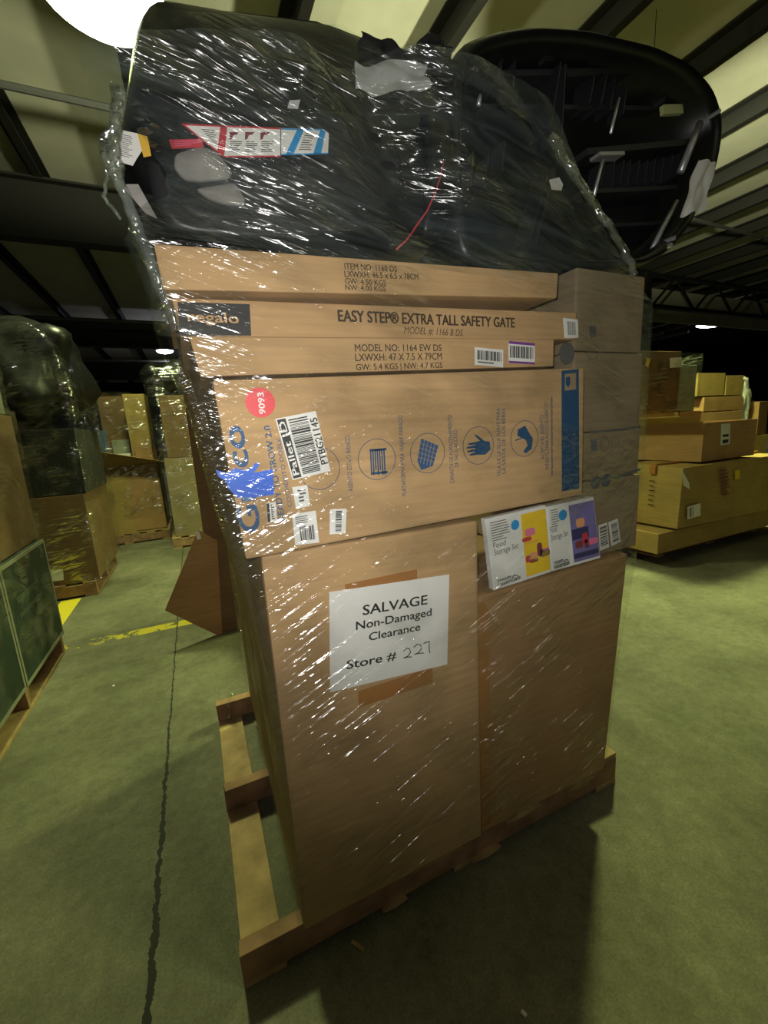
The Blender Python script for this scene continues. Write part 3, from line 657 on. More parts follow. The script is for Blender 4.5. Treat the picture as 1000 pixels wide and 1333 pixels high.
# ================================================================== CAR SEATS
def resample(pts, n):
    P = [Vector(p) for p in pts]; L = [0.0]
    for i in range(len(P)): L.append(L[-1] + (P[(i + 1) % len(P)] - P[i]).length)
    out = []
    for k_ in range(n):
        d = L[-1] * k_ / n
        i = max(j for j in range(len(P)) if L[j] <= d); f_ = (d - L[i]) / max(1e-9, L[i + 1] - L[i]); out.append(P[i].lerp(P[(i + 1) % len(P)], f_))
    return out
def smooth_loop(P, it=2):
    for _ in range(it): P = [(P[i - 1] + P[i] * 2 + P[(i + 1) % len(P)]) / 4 for i in range(len(P))]
    return P
def loft(rings, cap0=True, cap1=True):
    mb = MB(); n = len(rings[0])
    for r_ in rings: mb.v += [Vector(p) for p in r_]
    for i in range(len(rings) - 1):
        for k_ in range(n):
            k2 = (k_ + 1) % n; mb.f.append((i * n + k_, i * n + k2, (i + 1) * n + k2, (i + 1) * n + k_))
    for cond, b in ((cap0, 0), (cap1, (len(rings) - 1) * n)):
        if cond:
            c_ = sum((mb.v[b + k_] for k_ in range(n)), Vector()) / n; mb.v.append(c_); ci = len(mb.v) - 1
            for k_ in range(n): mb.f.append((b + k_, b + (k_ + 1) % n, ci))
    return mb
def scaled(loop, s, dy, cz=None, slope=0.0):
    c_ = sum(loop, Vector()) / len(loop)
    return [Vector((c_.x + (p.x - c_.x) * s, p.y + dy + slope * max(0, p.z - c_.z), c_.z + (p.z - c_.z) * s)) for p in loop]

# --- seat lying on its side at the right, underside towards the viewer
S2 = 0.03
out2 = smooth_loop(resample([FP(u, v, S2) for u, v in [(592, 62), (640, 43), (690, 35), (760, 39), (850, 60), (900, 84), (930, 118), (942, 160), (935, 210), (917, 258), (893, 300), (866, 330), (838, 346), (760, 349), (690, 346), (600, 342), (586, 250), (584, 120)]], 96), 2)
seat2 = thing('child_car_seat', 'uncovered black child car seat on its side at the top right, ribbed underside outward', 'car seat', (1.0, 0.2, 1.60), 'child car seats on top of the load')
part('shell', loft([scaled(out2, 0.90, 0.10), scaled(out2, 0.915, 0.012), scaled(out2, 0.955, -0.012), scaled(out2, 1.0, 0.0), scaled(out2, 1.01, 0.05), scaled(out2, 0.97, 0.16), scaled(out2, 0.86, 0.30), scaled(out2, 0.6, 0.40)]), M_black, seat2, True)
def rib(a, b, w=0.004, d=0.05, y=None):
    y = S2 + 0.1 if y is None else y
    A_, B_ = FP(a[0], a[1], y), FP(b[0], b[1], y); d_ = (B_ - A_).normalized(); n_ = Vector((-d_.z, 0, d_.x)) * w / 2
    return MB().prism([A_ - n_, B_ - n_, B_ + n_, A_ + n_], (0, -d, 0))
for a, b, d in (((612, 75), (609, 120), .05), ((622, 70), (618, 125), .05), ((634, 68), (630, 130), .06), ((655, 62), (650, 135), .05), ((702, 110), (690, 190), .07), ((708, 112), (704, 200), .07), ((718, 105), (706, 165), .05),
                ((750, 115), (743, 155), .06), ((765, 118), (757, 158), .06), ((780, 120), (773, 160), .05), ((795, 122), (790, 165), .05), ((850, 128), (848, 145), .04),
                ((768, 222), (762, 255), .05), ((780, 222), (776, 258), .05), ((792, 222), (786, 252), .05), ((800, 222), (796, 254), .05), ((812, 222), (807, 252), .05), ((822, 222), (818, 250), .05), ((832, 220), (828, 250), .05), ((843, 218), (838, 250), .05), ((854, 215), (850, 246), .05), ((864, 212), (861, 240), .05),
                ((700, 235), (676, 330), .06), ((692, 238), (668, 325), .06), ((600, 215), (596, 270), .05), ((620, 218), (614, 260), .05), ((640, 200), (636, 240), .05)):
    part('rib', rib(a, b, 0.004, d), M_rib, seat2)
for a, b, w, d in (((600, 118), (860, 108), 0.012, .05), ((740, 215), (880, 200), 0.014, .06), ((740, 262), (860, 255), 0.010, .05), ((620, 150), (840, 150), 0.01, .03), ((770, 300), (850, 296), 0.008, .03)):
    part('cross_rib', rib(a, b, w, d), M_rib, seat2)
for a, b, r_ in (((915, 152), (886, 224), 0.010), ((881, 262), (846, 330), 0.007), ((785, 208), (773, 256), 0.0045), ((806, 128), (795, 174), 0.004), ((625, 124), (623, 138), 0.005)):
    part('metal_rod', MB().tube([FP(a[0], a[1], S2 + 0.03), FP(b[0], b[1], S2 + 0.03)], r_, 12), M_chrome, seat2, True)
part('rod_bracket', rib((768, 209), (800, 208), 0.008, 0.03, S2 + 0.05), M_chrome, seat2)
part('opening_plate', rib((859, 146), (884, 145), 0.022, 0.012, S2 + 0.06), M_opening, seat2)  # pale plate standing in for a hole that shows the lit ceiling
part('buckle_plate', rib((699, 73), (711, 72), 0.045, 0.02, S2 + 0.06), M_dkgrey, seat2)
part('buckle_plate', MB().prism([FP(u, v, S2 + 0.05) for u, v in [(645, 121), (672, 121), (670, 141), (647, 141)]], (0, -0.01, 0)), M_dkgrey, seat2)
part('handle_recess', rib((730, 103), (763, 101), 0.016, 0.02, S2 + 0.06), M_dkgrey, seat2)
for c_ in ((928, 150), (870, 313), (866, 322)):
    C_ = FP(c_[0], c_[1], S2); part('screw', MB().tube([C_ + Vector((0, -0.018, 0)), C_ + Vector((0, 0.01, 0))], 0.006, 10), M_chrome, seat2)
def crumpled(pts, t, off, amp, seed, n=14):
    q = Q(t, pts); mb = MB()
    for j in range(n + 1):
        for i in range(n + 1):
            p_ = q(i / n, j / n); nn = noise.noise(Vector((i * 0.22, j * 0.12, seed)))
            mb.v.append(p_ + Vector((noise.noise(Vector((i * .2, j * .2, seed + 9))) * amp * .5, -off + nn * amp, noise.noise(Vector((i * .2, j * .1, seed + 4))) * amp * .5)))
    for j in range(n):
        for i in range(n): a = j * (n + 1) + i; mb.f.append((a, a + 1, a + n + 2, a + n + 1))
    return mb
o = part('paper_tag', crumpled([(897, 212), (917, 222), (900, 282), (872, 286)], S2, 0.03, 0.02, 3), M_paper, seat2, True, label='crumpled white paper tag')
o = part('sticker', poly(MB(), S2 + 0.02, [(715, 234), (728, 231), (733, 240), (731, 248), (718, 247)]), M_paper, seat2, label='small white sticker')

# --- seat lying wrapped in film at the left
S1 = 0.02
out1 = smooth_loop(resample([FP(u, v, 0.10) for u, v in [(166, 118), (173, 60), (186, 8), (300, 24), (430, 34), (452, 46), (500, 62), (555, 70), (573, 100), (583, 150), (585, 220), (577, 290), (565, 332), (400, 336), (215, 336), (180, 290), (158, 240), (156, 180)]], 96), 2)
seat1 = thing('child_car_seat', 'film-wrapped black child car seat with red and blue warning stickers, top left', 'car seat', (0.3, 0.25, 1.56), 'child car seats on top of the load')
def sc1(s, dy, sl): return scaled(out1, s, dy, None, sl)
part('shell', loft([sc1(0.80, -0.09, 0.25), sc1(0.90, -0.085, 0.28), sc1(0.955, -0.06, 0.2), sc1(1.0, 0.0, 0), sc1(1.0, 0.10, 0), sc1(0.96, 0.22, 0), sc1(0.86, 0.33, 0), sc1(0.6, 0.38, 0)]), M_black, seat1, True)
def yl(v): return 0.013 + max(0.0, (190 - v)) * 0.00062          # front of the shell where it leans back
def pad(pts, y, th, mat, nm, lab=None):
    P = smooth_loop(resample([FP(u, v, y) for u, v in pts], 40), 1); return part(nm, loft([P, [p + Vector((0, -th * .7, 0)) for p in P], [(p * .93 + sum(P, Vector()) / 40 * .07) + Vector((0, -th, 0)) for p in P]], True, True), mat, seat1, True, lab)
pad([(228, 205), (260, 195), (280, 200), (302, 226), (300, 236), (262, 240), (240, 238), (226, 222)], 0.016, 0.012, M_grey, 'grey_pad', 'grey fabric pad')
pad([(255, 250), (275, 247), (306, 242), (320, 266), (312, 271), (290, 269), (270, 262)], 0.016, 0.012, M_grey, 'grey_pad', 'grey fabric pad')
pad([(200, 150), (330, 140), (470, 150), (520, 190), (525, 250), (480, 300), (330, 312), (215, 300), (190, 230)], 0.018, 0.006, M_dkgrey, 'side_panel')
pad([(190, 20), (430, 45), (455, 120), (400, 128), (180, 112)], 0.115, 0.03, M_blackm, 'seat_cushion')
pad([(545, 150), (580, 160), (585, 250), (560, 310), (545, 310), (552, 230)], 0.02, 0.02, M_black, 'armrest')
def lab(pts, y, mat, nm, lb_=None): return part(nm, poly(MB(), y, pts), mat, seat1, label=lb_)
ya = -0.004
a = lab([(237, 162), (365, 168), (365, 204), (291, 204)], ya, M_paper, 'warning_label', 'white warning label with red border')
mb = MB(); poly(mb, ya - 0.001, [(287, 164), (296, 164.5), (292, 203), (283, 197)], 0.0003); poly(mb, ya - 0.001, [(237, 161), (366, 166.5), (366, 168.5), (237, 163)], 0.0003); poly(mb, ya - 0.001, [(291, 203), (366, 202.5), (366, 204.5), (291, 205)], 0.0003); poly(mb, ya - 0.001, [(237, 162), (240, 162), (293, 204), (290, 204)], 0.0003); part('red_band', mb, M_redl, a)
mb = MB(); q = Q(ya - 0.001, [(262, 168), (286, 170), (285, 192), (278, 186)]); lines(mb, q, 0, 1, 0, 1, 7, 0.35, 4); q = Q(ya - 0.001, [(300, 184), (360, 184), (360, 199), (298, 199)])
for k_ in range(3): lines(mb, lambda i, j, k_=k_: q((k_ + i * .8) / 3, j), 0, 1, 0, 1, 6, 0.4, k_)
part('fine_print', mb, M_inkg, a)
mb = MB()
for k_ in range(3): poly(mb, ya - 0.001, [(299 + k_ * 20, 172), (311 + k_ * 20, 172), (309 + k_ * 20, 175), (304 + k_ * 20, 176), (302 + k_ * 20, 181), (299 + k_ * 20, 182)], 0.0003)
part('pictogram', mb, M_maroon, a)
b = lab([(366, 167), (421, 168.5), (428, 174), (427, 200), (366, 202)], ya, M_paper, 'airbag_label', 'white label with blue stripes')
mb = MB(); poly(mb, ya - 0.001, [(387, 168.5), (396, 169), (382, 201), (372, 201)], 0.0003); poly(mb, ya - 0.001, [(417, 169), (424, 171), (418, 200), (408, 200)], 0.0003); poly(mb, ya - 0.001, [(366, 167), (421, 168.5), (421, 170), (366, 168.7)], 0.0003); poly(mb, ya - 0.001, [(366, 200.5), (427, 199), (427, 200.7), (366, 202.2)], 0.0003); part('blue_band', mb, M_cyan, b)
mb = MB(); q = Q(ya - 0.001, [(398, 173), (413, 174), (406, 197), (388, 197)]); lines(mb, q, 0, 1, 0, 1, 8, 0.35, 6); part('fine_print', mb, M_inkg, b)
a = lab([(220, 182), (262, 181), (266, 192), (224, 194)], ya, M_redl, 'caution_label', 'small red caution label'); q = Q(ya - 0.001, [(227, 184), (260, 183), (262, 190), (228, 192)]); part('fine_print', lines(MB(), q, 0, 1, 0, 1, 3, 0.3, 2), M_pink, a)
a = lab([(155, 169), (179, 174), (186, 195), (178, 207), (173, 216), (148, 209)], 0.012, M_paper, 'paper_label', 'white and yellow paper label'); part('yellow_band', poly(MB(), 0.0105, [(179, 174), (192, 178), (197, 203), (187, 205)]), M_yell, a)
q = Q(0.0108, [(157, 173), (178, 177), (174, 212), (151, 206)]); part('fine_print', lines(MB(), q, 0.1, 0.9, 0.05, 0.9, 12, 0.25, 3), M_inkg, a)
lab([(157, 240), (180, 240), (205, 285), (190, 278)], 0.018, M_grey, 'grey_label')
lab([(284, 104), (306, 105), (304, 116), (283, 115)], 0.06, M_papers, 'small_label'); lab([(377, 131), (391, 130), (387, 145), (373, 145)], 0.03, M_papers, 'small_label')
# harness strap, cord and crumpled instruction sheet
mb = MB(); P = [(545, 128), (540, 90), (546, 58), (560, 46), (574, 52), (582, 80), (586, 130)]
for w0, w1 in zip(P[:-1], P[1:]):
    A_, B_ = FP(w0[0], w0[1], 0.06), FP(w1[0], w1[1], 0.06); n_ = Vector((0, 0.045, 0)); d_ = (B_ - A_).normalized(); s_ = Vector((-d_.z, 0, d_.x)) * 0.006
    mb.hexa([A_ - s_, B_ - s_, B_ - s_ + n_, A_ - s_ + n_, A_ + s_, B_ + s_, B_ + s_ + n_, A_ + s_ + n_])
part('harness_strap', mb, M_strap, seat1)
part('fabric_flap', crumpled([(470, 40), (548, 72), (560, 84), (466, 82)], 0.05, 0.0, 0.03, 8), M_blackm, seat1, True)
part('fabric_flap', crumpled([(536, 60), (590, 60), (592, 132), (548, 132)], 0.075, 0.0, 0.02, 12), M_blackm, seat1, True)
o = part('instruction_sheet', crumpled([(462, 79), (557, 82), (557, 112), (464, 128)], 0.045, 0.0, 0.02, 5), M_papers, seat1, True, label='crumpled white instruction sheet')
part('cord', MB().tube([FP(u, v, 0.0) for u, v in [(578, 208), (573, 232), (565, 255), (556, 275), (545, 290), (530, 312), (516, 325)]], 0.0018, 6), M_redl, seat1, True, label='thin red cord')

# ================================================================== STRETCH FILM ON THE MAIN LOAD
def lerp_tab(tab, z):
    if z <= tab[0][0]: return tab[0][1]
    for (a, x_), (b, y_) in zip(tab[:-1], tab[1:]):
        if z <= b: return x_ + (y_ - x_) * (z - a) / (b - a)
    return tab[-1][1]
SL = [(0.12, 0.128), (0.8, 0.125), (1.0, 0.092), (1.33, 0.052), (1.47, 0.012), (1.64, -0.032), (1.78, -0.02)]
SR = [(0.12, 1.14), (0.5, 1.17), (0.82, 1.222), (1.0, 1.262), (1.3, 1.262), (1.50, 1.256), (1.56, 1.24)]
TF = [(0.12, -0.037), (0.95, -0.040), (1.02, -0.050), (1.46, -0.053), (1.54, -0.055), (1.63, -0.060), (1.8, -0.052), (1.88, -0.04)]
def film_mesh(path_fn, nz, nu, z0f, z1f, amp, closed, seed):
    vs, uv = [], []
    for j in range(nz + 1):
        for i in range(nu + (0 if closed else 1)):
            f_ = i / nu; g_ = j / nz
            p_, n_, arc = path_fn(f_, g_)
            w = noise.noise(Vector((arc * 3.0, p_.z * 16.0 + arc * 2.0, seed))) * 0.6 + noise.noise(Vector((arc * 9.0, p_.z * 40.0, seed + 3))) * 0.4
            if seed == 5.0: w += (0.3 + 0.9 * math.exp(-((arc - 0.52) / 0.2) ** 2 - ((p_.z - 1.80) / 0.09) ** 2)) * noise.noise(Vector((arc * 26.0 + p_.z * 14, p_.z * 50.0, 1.7)))
            vs.append(p_ + n_ * w * amp(p_.z, arc)); uv.append((arc, p_.z))
    fs = []; row = nu + (0 if closed else 1)
    for j in range(nz):
        for i in range(nu):
            i2 = (i + 1) % row; fs.append((j * row + i, j * row + i2, (j + 1) * row + i2, (j + 1) * row + i))
    return vs, fs, uv
def rect_path(pts, r, f_):            # rounded open or closed polyline of (x, y) points, f in 0..1 by length
    L = [0.0]
    for a_, b_ in zip(pts[:-1], pts[1:]): L.append(L[-1] + math.dist(a_, b_))
    d = f_ * L[-1]
    def at(dd):
        dd = min(max(dd, 0), L[-1])
        for k_ in range(len(pts) - 1):
            if dd <= L[k_ + 1] + 1e-9:
                g_ = (dd - L[k_]) / (L[k_ + 1] - L[k_]); return Vector((pts[k_][0] + (pts[k_ + 1][0] - pts[k_][0]) * g_, pts[k_][1] + (pts[k_ + 1][1] - pts[k_][1]) * g_, 0))
        return Vector((*pts[-1], 0))
    P = sum((at(d + r * o_) for o_ in (-1, -.6, -.2, .2, .6, 1)), Vector()) / 6
    T = at(d + r) - at(d - r); 
    if T.length < 1e-6: T = Vector((1, 0, 0))
    T.normalize(); return P, Vector((T.y, -T.x, 0)), d
def lower(f_, g_):
    z = 0.135 + (1.53 - 0.135) * g_
    sl, sr, tf = lerp_tab(SL, z), lerp_tab(SR, z), lerp_tab(TF, z)
    tfr = tf + 0.04 if z > 0.84 else tf + 0.006
    tb = 0.985
    pts = [(0.95, tb), (sl, tb), (sl, tf), (0.9, tf), (1.05, (tf * 1.3 + tfr * .7) / 2), (sr, tfr), (sr - 0.01, tb), (0.95, tb)]
    # start on the far side so that the seam is hidden
    P, n_, d = rect_path(pts, 0.02, f_)
    return Vector((P.x, P.y, z)), n_, d
def amp_low(z, arc): return 0.0022 if z < 1.0 else 0.003
vs, fs, uv = film_mesh(lower, 150, 420, None, None, amp_low, False, 2.0)
film = thing('stretch_film', 'clear crinkled stretch film wound round the whole salvage load', 'stretch film', (0.6, 0.5, 0.135))
def film_obj(name, vs, fs, uv, mat):
    mb = MB(); mb.v = vs; mb.f = fs
    me = bpy.data.meshes.new(name); inv = film.matrix_basis.inverted()
    me.from_pydata([tuple(inv @ p) for p in vs], [], fs)
    ul = me.uv_layers.new(name='UVMap')
    for lp in me.loops: ul.data[lp.index].uv = uv[lp.vertex_index]
    me.polygons.foreach_set('use_smooth', [True] * len(me.polygons)); me.materials.append(mat)
    o = bpy.data.objects.new(name, me); COL.objects.link(o); o.parent = film; return o
film_obj('side_wrap', vs, fs, uv, M_film)
def upper(f_, g_):
    zt = 1.53
    # path: right diagonal edge -> front -> left corner -> back behind the left seat
    pts0 = [(1.24, -0.012), (0.9, -0.055), (0.012 - 0.01, -0.055), (0.012 - 0.01, 0.60), (0.55, 0.64)]
    P0, n0, d = rect_path(pts0, 0.02, f_)
    pts1 = [(0.80, -0.07), (0.62, -0.10), (-0.02, -0.05), (-0.02, 0.60), (0.55, 0.64)]
    P1, n1, d1 = rect_path(pts1, 0.03, f_)
    P = P0.lerp(P1, g_); bul = math.sin(math.pi * min(1, g_ * 1.1)) * 0.018
    top = 1.868 if d < 0.5 else (1.868 - 0.11 * min(1, (d - 0.5) / 0.55) if d < 1.3 else 1.76)
    z = zt + (top - zt) * g_
    n_ = n0.lerp(n1, g_).normalized()
    bul += (0.02 + 0.07 * g_) * math.exp(-((d - 0.56 - 0.05 * math.sin(g_ * 5)) / 0.085) ** 2) * min(1.0, g_ * 4)
    return P.to_3d() * 1.0 + Vector((0, 0, z)) + n_ * bul, n_, d
def amp_up(z, arc): return 0.008 + 0.012 * math.exp(-((arc - 0.62) / 0.22) ** 2 - ((z - 1.76) / 0.10) ** 2)
vs, fs, uv = film_mesh(upper, 130, 380, None, None, amp_up, False, 5.0)
film_obj('top_wrap', vs, fs, uv, M_film_up)
def over(f_, g_):                      # single layer pulled up over the leaning back of the left seat
    a_ = FP(168, 118, -0.035).lerp(FP(565, 128, -0.035), f_); b_ = FP(184, 6, 0.035).lerp(FP(446, 34, 0.035), f_)
    p_ = a_.lerp(b_, g_) + Vector((0, -0.01 * math.sin(math.pi * g_), 0)); return p_, Vector((0, -1, 0.3)).normalized(), f_ * 0.5
vs, fs, uv = film_mesh(over, 40, 80, None, None, lambda z, a: 0.005, False, 8.0)
film_obj('draped_layer', vs, fs, uv, M_filmd)
def rope(px, r, seed):
    pts = []
    for (a, b) in zip(px[:-1], px[1:]):
        for k_ in range(8): pts.append(tuple(x_ + (y_ - x_) * k_ / 8 for x_, y_ in zip(a, b)))
    pts.append(px[-1]); rr = [r * (0.75 + 0.6 * abs(noise.noise(Vector((i * 0.31, seed, 0))))) for i in range(len(pts))]
    P = [FP(u, v, t_) + Vector((noise.noise(Vector((i * .3, seed, 4))) * .004, noise.noise(Vector((i * .3, seed, 7))) * .006, 0)) for i, (u, v, t_) in enumerate(pts)]
    return MB().tube(P, rr, 10)
part('rolled_edge', rope([(716, 178, -0.03), (745, 222, -0.025), (775, 268, -0.02), (800, 305, -0.012), (818, 335, -0.01), (826, 358, -0.005)], 0.011, 1), M_filmr, film, True)
part('rolled_edge', rope([(150, 112, -0.02), (153, 140, -0.03), (150, 170, -0.035), (138, 180, -0.035), (135, 200, -0.04), (147, 222, -0.05), (158, 240, -0.05)], 0.008, 2), M_filmr, film, True)
part('rolled_edge', rope([(158, 118, -0.02), (150, 160, -0.03), (148, 205, -0.04), (160, 250, -0.05), (185, 310, -0.05), (205, 365, -0.05), (232, 430, -0.05)], 0.010, 3), M_filmr, film, True)
part('loose_tail', rope([(138, 222, -0.04), (136, 258, -0.045), (148, 272, -0.05), (157, 285, -0.05)], 0.003, 4), M_filmr, film, True)
part('loose_tail', rope([(302, 902, 0.98), (297, 915, 0.98), (299, 935, 0.98), (298, 946, 0.98)], 0.010, 6), M_filmr, film, True)

# ================================================================== BEHIND THE MAIN LOAD
tc = carton('tall brown carton standing on the floor behind the load, one flap folded out', 0.045, 0.62, 1.93, 2.35, 0.0, 1.70, M_card3, jit=0.0)
A_, B_, C_, D_ = FP(258, 690, 1.9), FP(215, 793, 1.9), FP(290, 832, 1.9), FP(283, 705, 1.9)
A_.y = C_.y = D_.y = 1.922; B_.y = 1.88
part('flap', MB().prism([A_, B_, C_, D_], (0, 0.006, 0)), M_card2, tc)
o, q = sticker(tc, 1.905, [(254, 693), (259, 691), (262, 701), (257, 703)], 'small_label')

def wrap(label, x0, x1, y0, y1, z0, z1, bulge=0.02, top=None, seed=1, flare=0.0, dome=0.0, mat=None, group='stretch film round the background pallets'):
    nz, nu = 44, 96; vs = []; fs = []
    for j in range(nz + 1):
        g_ = j / nz; z = z0 + (z1 - z0) * g_
        sh_ = max(0.0, (g_ - (1 - dome)) / dome) if dome else 0.0
        ins = (1 - math.sqrt(max(0, 1 - sh_ ** 2))) if dome else 0.0
        fx = flare * g_
        hx, hy = (x1 - x0) / 2, (y1 - y0) / 2; cx, cy = (x0 + x1) / 2, (y0 + y1) / 2
        ex, ey = (hx + fx) * (1 - ins * 0.8), (hy + fx) * (1 - ins * 0.8)
        pts = [(cx + ex, cy + ey), (cx - ex, cy + ey), (cx - ex, cy - ey), (cx + ex, cy - ey), (cx + ex, cy + ey)]
        for i in range(nu):
            P, n_, d = rect_path(pts, 0.04, i / nu)
            w = noise.noise(Vector((d * 2.5, z * 9, seed))) * .6 + noise.noise(Vector((d * 7, z * 18, seed + 5))) * .4
            vs.append(Vector((P.x, P.y, z)) + n_ * (0.006 + w * bulge))
    for j in range(nz):
        for i in range(nu): i2 = (i + 1) % nu; fs.append((j * nu + i, j * nu + i2, (j + 1) * nu + i2, (j + 1) * nu + i))
    if dome: fs.append(tuple(nz * nu + i for i in range(nu)))
    mb = MB(); mb.v = vs; mb.f = fs
    o = part('stretch_film', mb, mat or M_filmb, None, True); tag(o, label, 'stretch film', group); return o
def lump(label, c, r, mat, name='wrapped_bundle', cat='bundle', seed=1, amp=0.12, group=None):
    bm = bmesh.new(); bmesh.ops.create_icosphere(bm, subdivisions=4, radius=1.0)
    for v in bm.verts:
        d = v.co.normalized(); d = Vector([math.copysign(abs(a) ** 0.6, a) for a in d]); k_ = 1 + amp * noise.noise(d * 1.7 + Vector((seed, 0, 0))) + amp * .4 * noise.noise(d * 5 + Vector((seed, 3, 0)))
        v.co = Vector((c[0] + d.x * r[0] * k_, c[1] + d.y * r[1] * k_, c[2] + d.z * r[2] * k_))
    bm.verts.index_update(); mb = MB().add([v.co.copy() for v in bm.verts], [tuple(v.index for v in f.verts) for f in bm.faces]); bm.free()
    o = part(name, mb, mat, None, True); tag(o, label, cat, group); return o

# --- near left pallet with green cartons
pallet(-2.0, 0.95, 1.18, 1.22, 'dark pallet under the green cartons at the left edge', nb=6, mats=(M_wood, M_wood2))
def edged(label, x0, x1, y0, y1, z0, z1, grp):
    t = carton(label, x0, x1, y0, y1, z0, z1, M_green, grp, jit=0.0, tape=False, name='green_carton')
    w = 0.018; e = 0.0015; mb = MB()
    mb.box(x1 - 0.002, x1 + e, y0, y1, z0, z0 + w).box(x1 - 0.002, x1 + e, y0, y1, z1 - w, z1).box(x1 - 0.002, x1 + e, y0, y0 + w, z0 + w, z1 - w).box(x1 - 0.002, x1 + e, y1 - w, y1, z0 + w, z1 - w)
    part('grey_border', mb, M_edge, t)
    mb = MB(); mb.box(x1 - 0.002, x1 + e * .8, y0 + .10, y1 - .28, z0 + .38, z0 + .41).box(x1 - 0.002, x1 + e * .8, y0 + .10, y1 - .2, z0 + .31, z0 + .33); part('printed_mark', mb, M_mark, t); return t
edged('dark green carton with grey borders, far one of the bottom row at left', -1.4, -0.805, 1.53, 2.16, 0.13, 0.72, 'green cartons on the near left pallet')
edged('dark green carton with grey borders, cut by the left picture edge', -1.4, -0.805, 0.96, 1.52, 0.13, 0.72, 'green cartons on the near left pallet')
carton('brown carton on top of the green cartons, wrapped in film', -1.5, -0.83, 1.4, 2.17, 0.725, 1.42, M_card3, jit=0.0)
carton('pale carton at the very top of the near left pallet, wrapped in film', -1.5, -0.84, 1.3, 2.13, 1.425, 1.80, M_edge, jit=0.0)
wrap('film round the green carton pallet at the left edge', -2.0, -0.80, 0.9, 2.17, 0.14, 1.44, 0.010, seed=3)
wrap('film over the pale top carton of the near left pallet', -1.6, -0.82, 1.25, 2.15, 1.43, 1.84, 0.02, seed=4, dome=0.15)
# --- second left pallet: brown carton, black carton, lumpy bundle on top
pallet(-2.0, 3.26, 1.17, 1.02, 'pallet under the black wrapped goods, second on the left', nb=6, mats=(M_wood2, M_wood2))
carton('brown carton at the bottom of the black wrapped pallet', -1.95, -0.80, 3.27, 4.25, 0.13, 0.86, M_card3, jit=0.0)
o, q = sticker(tag(bpy.data.objects['cardboard_carton.004'], None, None) if False else bpy.data.objects[[x_.name for x_ in bpy.data.objects if x_.name.startswith('cardboard_carton')][-1]], 3.264, [(66, 742), (82, 741), (83, 755), (68, 757)], 'stock_label')
blk = carton('black carton in the middle of the wrapped pallet, second on the left', -1.9, -0.78, 3.27, 4.2, 0.865, 1.38, M_blackm, jit=0.0, tape=False, name='black_carton')
lump('lumpy black bundle on top of the black carton, second pallet on the left', (-1.25, 3.75, 1.86), (0.50, 0.45, 0.40), M_black, seed=5, amp=0.3)
wrap('film round the black wrapped pallet, second on the left', -1.98, -0.775, 3.24, 4.28, 0.13, 2.30, 0.03, seed=7, dome=0.28, flare=0.05)
# --- far pallet with an open carton of mixed goods
pallet(-1.3, 5.2, 0.95, 1.0, 'far pallet under the open carton of mixed goods', nb=6)
big = thing('open_carton', 'open tan carton of mixed goods on the far pallet, flaps up', 'cardboard box', (-0.85, 5.7, 0.128))
xa, xb, y_a, y_b, za, zb = -1.28, -0.38, 5.2, 6.1, 0.128, 0.98
part('body', MB().box(xa, xb, y_a, y_a + .01, za, zb).box(xa, xb, y_b - .01, y_b, za, zb).box(xa, xa + .01, y_a + .01, y_b - .01, za, zb).box(xb - .01, xb, y_a + .01, y_b - .01, za, zb).box(xa + .01, xb - .01, y_a + .01, y_b - .01, za, za + .01), M_cardY, big)
part('flap', MB().prism([(xa + .15, y_a, zb), (xb, y_a, zb), (xb + .10, y_a - .16, zb + .02), (xa + .3, y_a - .2, zb + .20)], (0, 0.006, 0.004)), M_cardY, big)
part('flap', MB().prism([(xb, y_a, zb), (xb, y_b, zb), (xb + .10, y_b, zb + .18), (xb + .10, y_a, zb + .18)], (0.006, 0, 0.004)), M_cardY, big)
part('corner_board', MB().box(xb - .34, xb + 0.004, y_a - .006, y_a, za + .03, zb - .02), M_card2, big)
part('inner_base', MB().box(xa + .012, xb - .012, y_a + .012, y_b - .012, zb - .08, zb - .06), M_card3, big)
zi = zb - 0.06
carton('small blue carton poking out of the open carton on the far pallet', -1.22, -0.92, 5.35, 5.7, zi, 1.42, plain('blue_carton', srgb(70, 90, 120), .6), jit=.004, tape=False, rot=.2)
carton('tan upright carton poking out of the open far carton, right side', -0.63, -0.40, 5.3, 5.6, zi, 1.84, M_cardY, jit=.004, rot=-.08)
carton('grey-brown box behind the blue carton on the far pallet', -0.98, -0.64, 5.75, 6.05, zi, 1.86, M_card3, jit=.004)
carton('white flat box lying in the open carton on the far pallet', -0.90, -0.66, 5.28, 5.7, zi, 1.12, M_paper, jit=.003, tape=False)
o = carton('small carton printed with dark letters at the right of the far pallet', -0.60, -0.41, 5.24, 5.29, zi, 1.20, M_card2, jit=.002, tape=False)
text_fit(o, 'p.d', 5.236, (198, 575), (214, 575), 5, M_ink, bold=.03)
carton('pale carton between the white flat box and the blue carton, far pallet', -0.90, -0.70, 5.72, 5.74, zi, 1.3, M_edge, jit=.002, tape=False)
wrap('film round the open carton of mixed goods on the far pallet', -1.3, -0.36, 5.185, 6.12, 0.35, 0.97, 0.015, seed=11)
wrap('film over the goods poking out of the far open carton', -1.24, -0.39, 5.22, 6.08, 1.02, 1.9, 0.03, seed=12, dome=0.3)
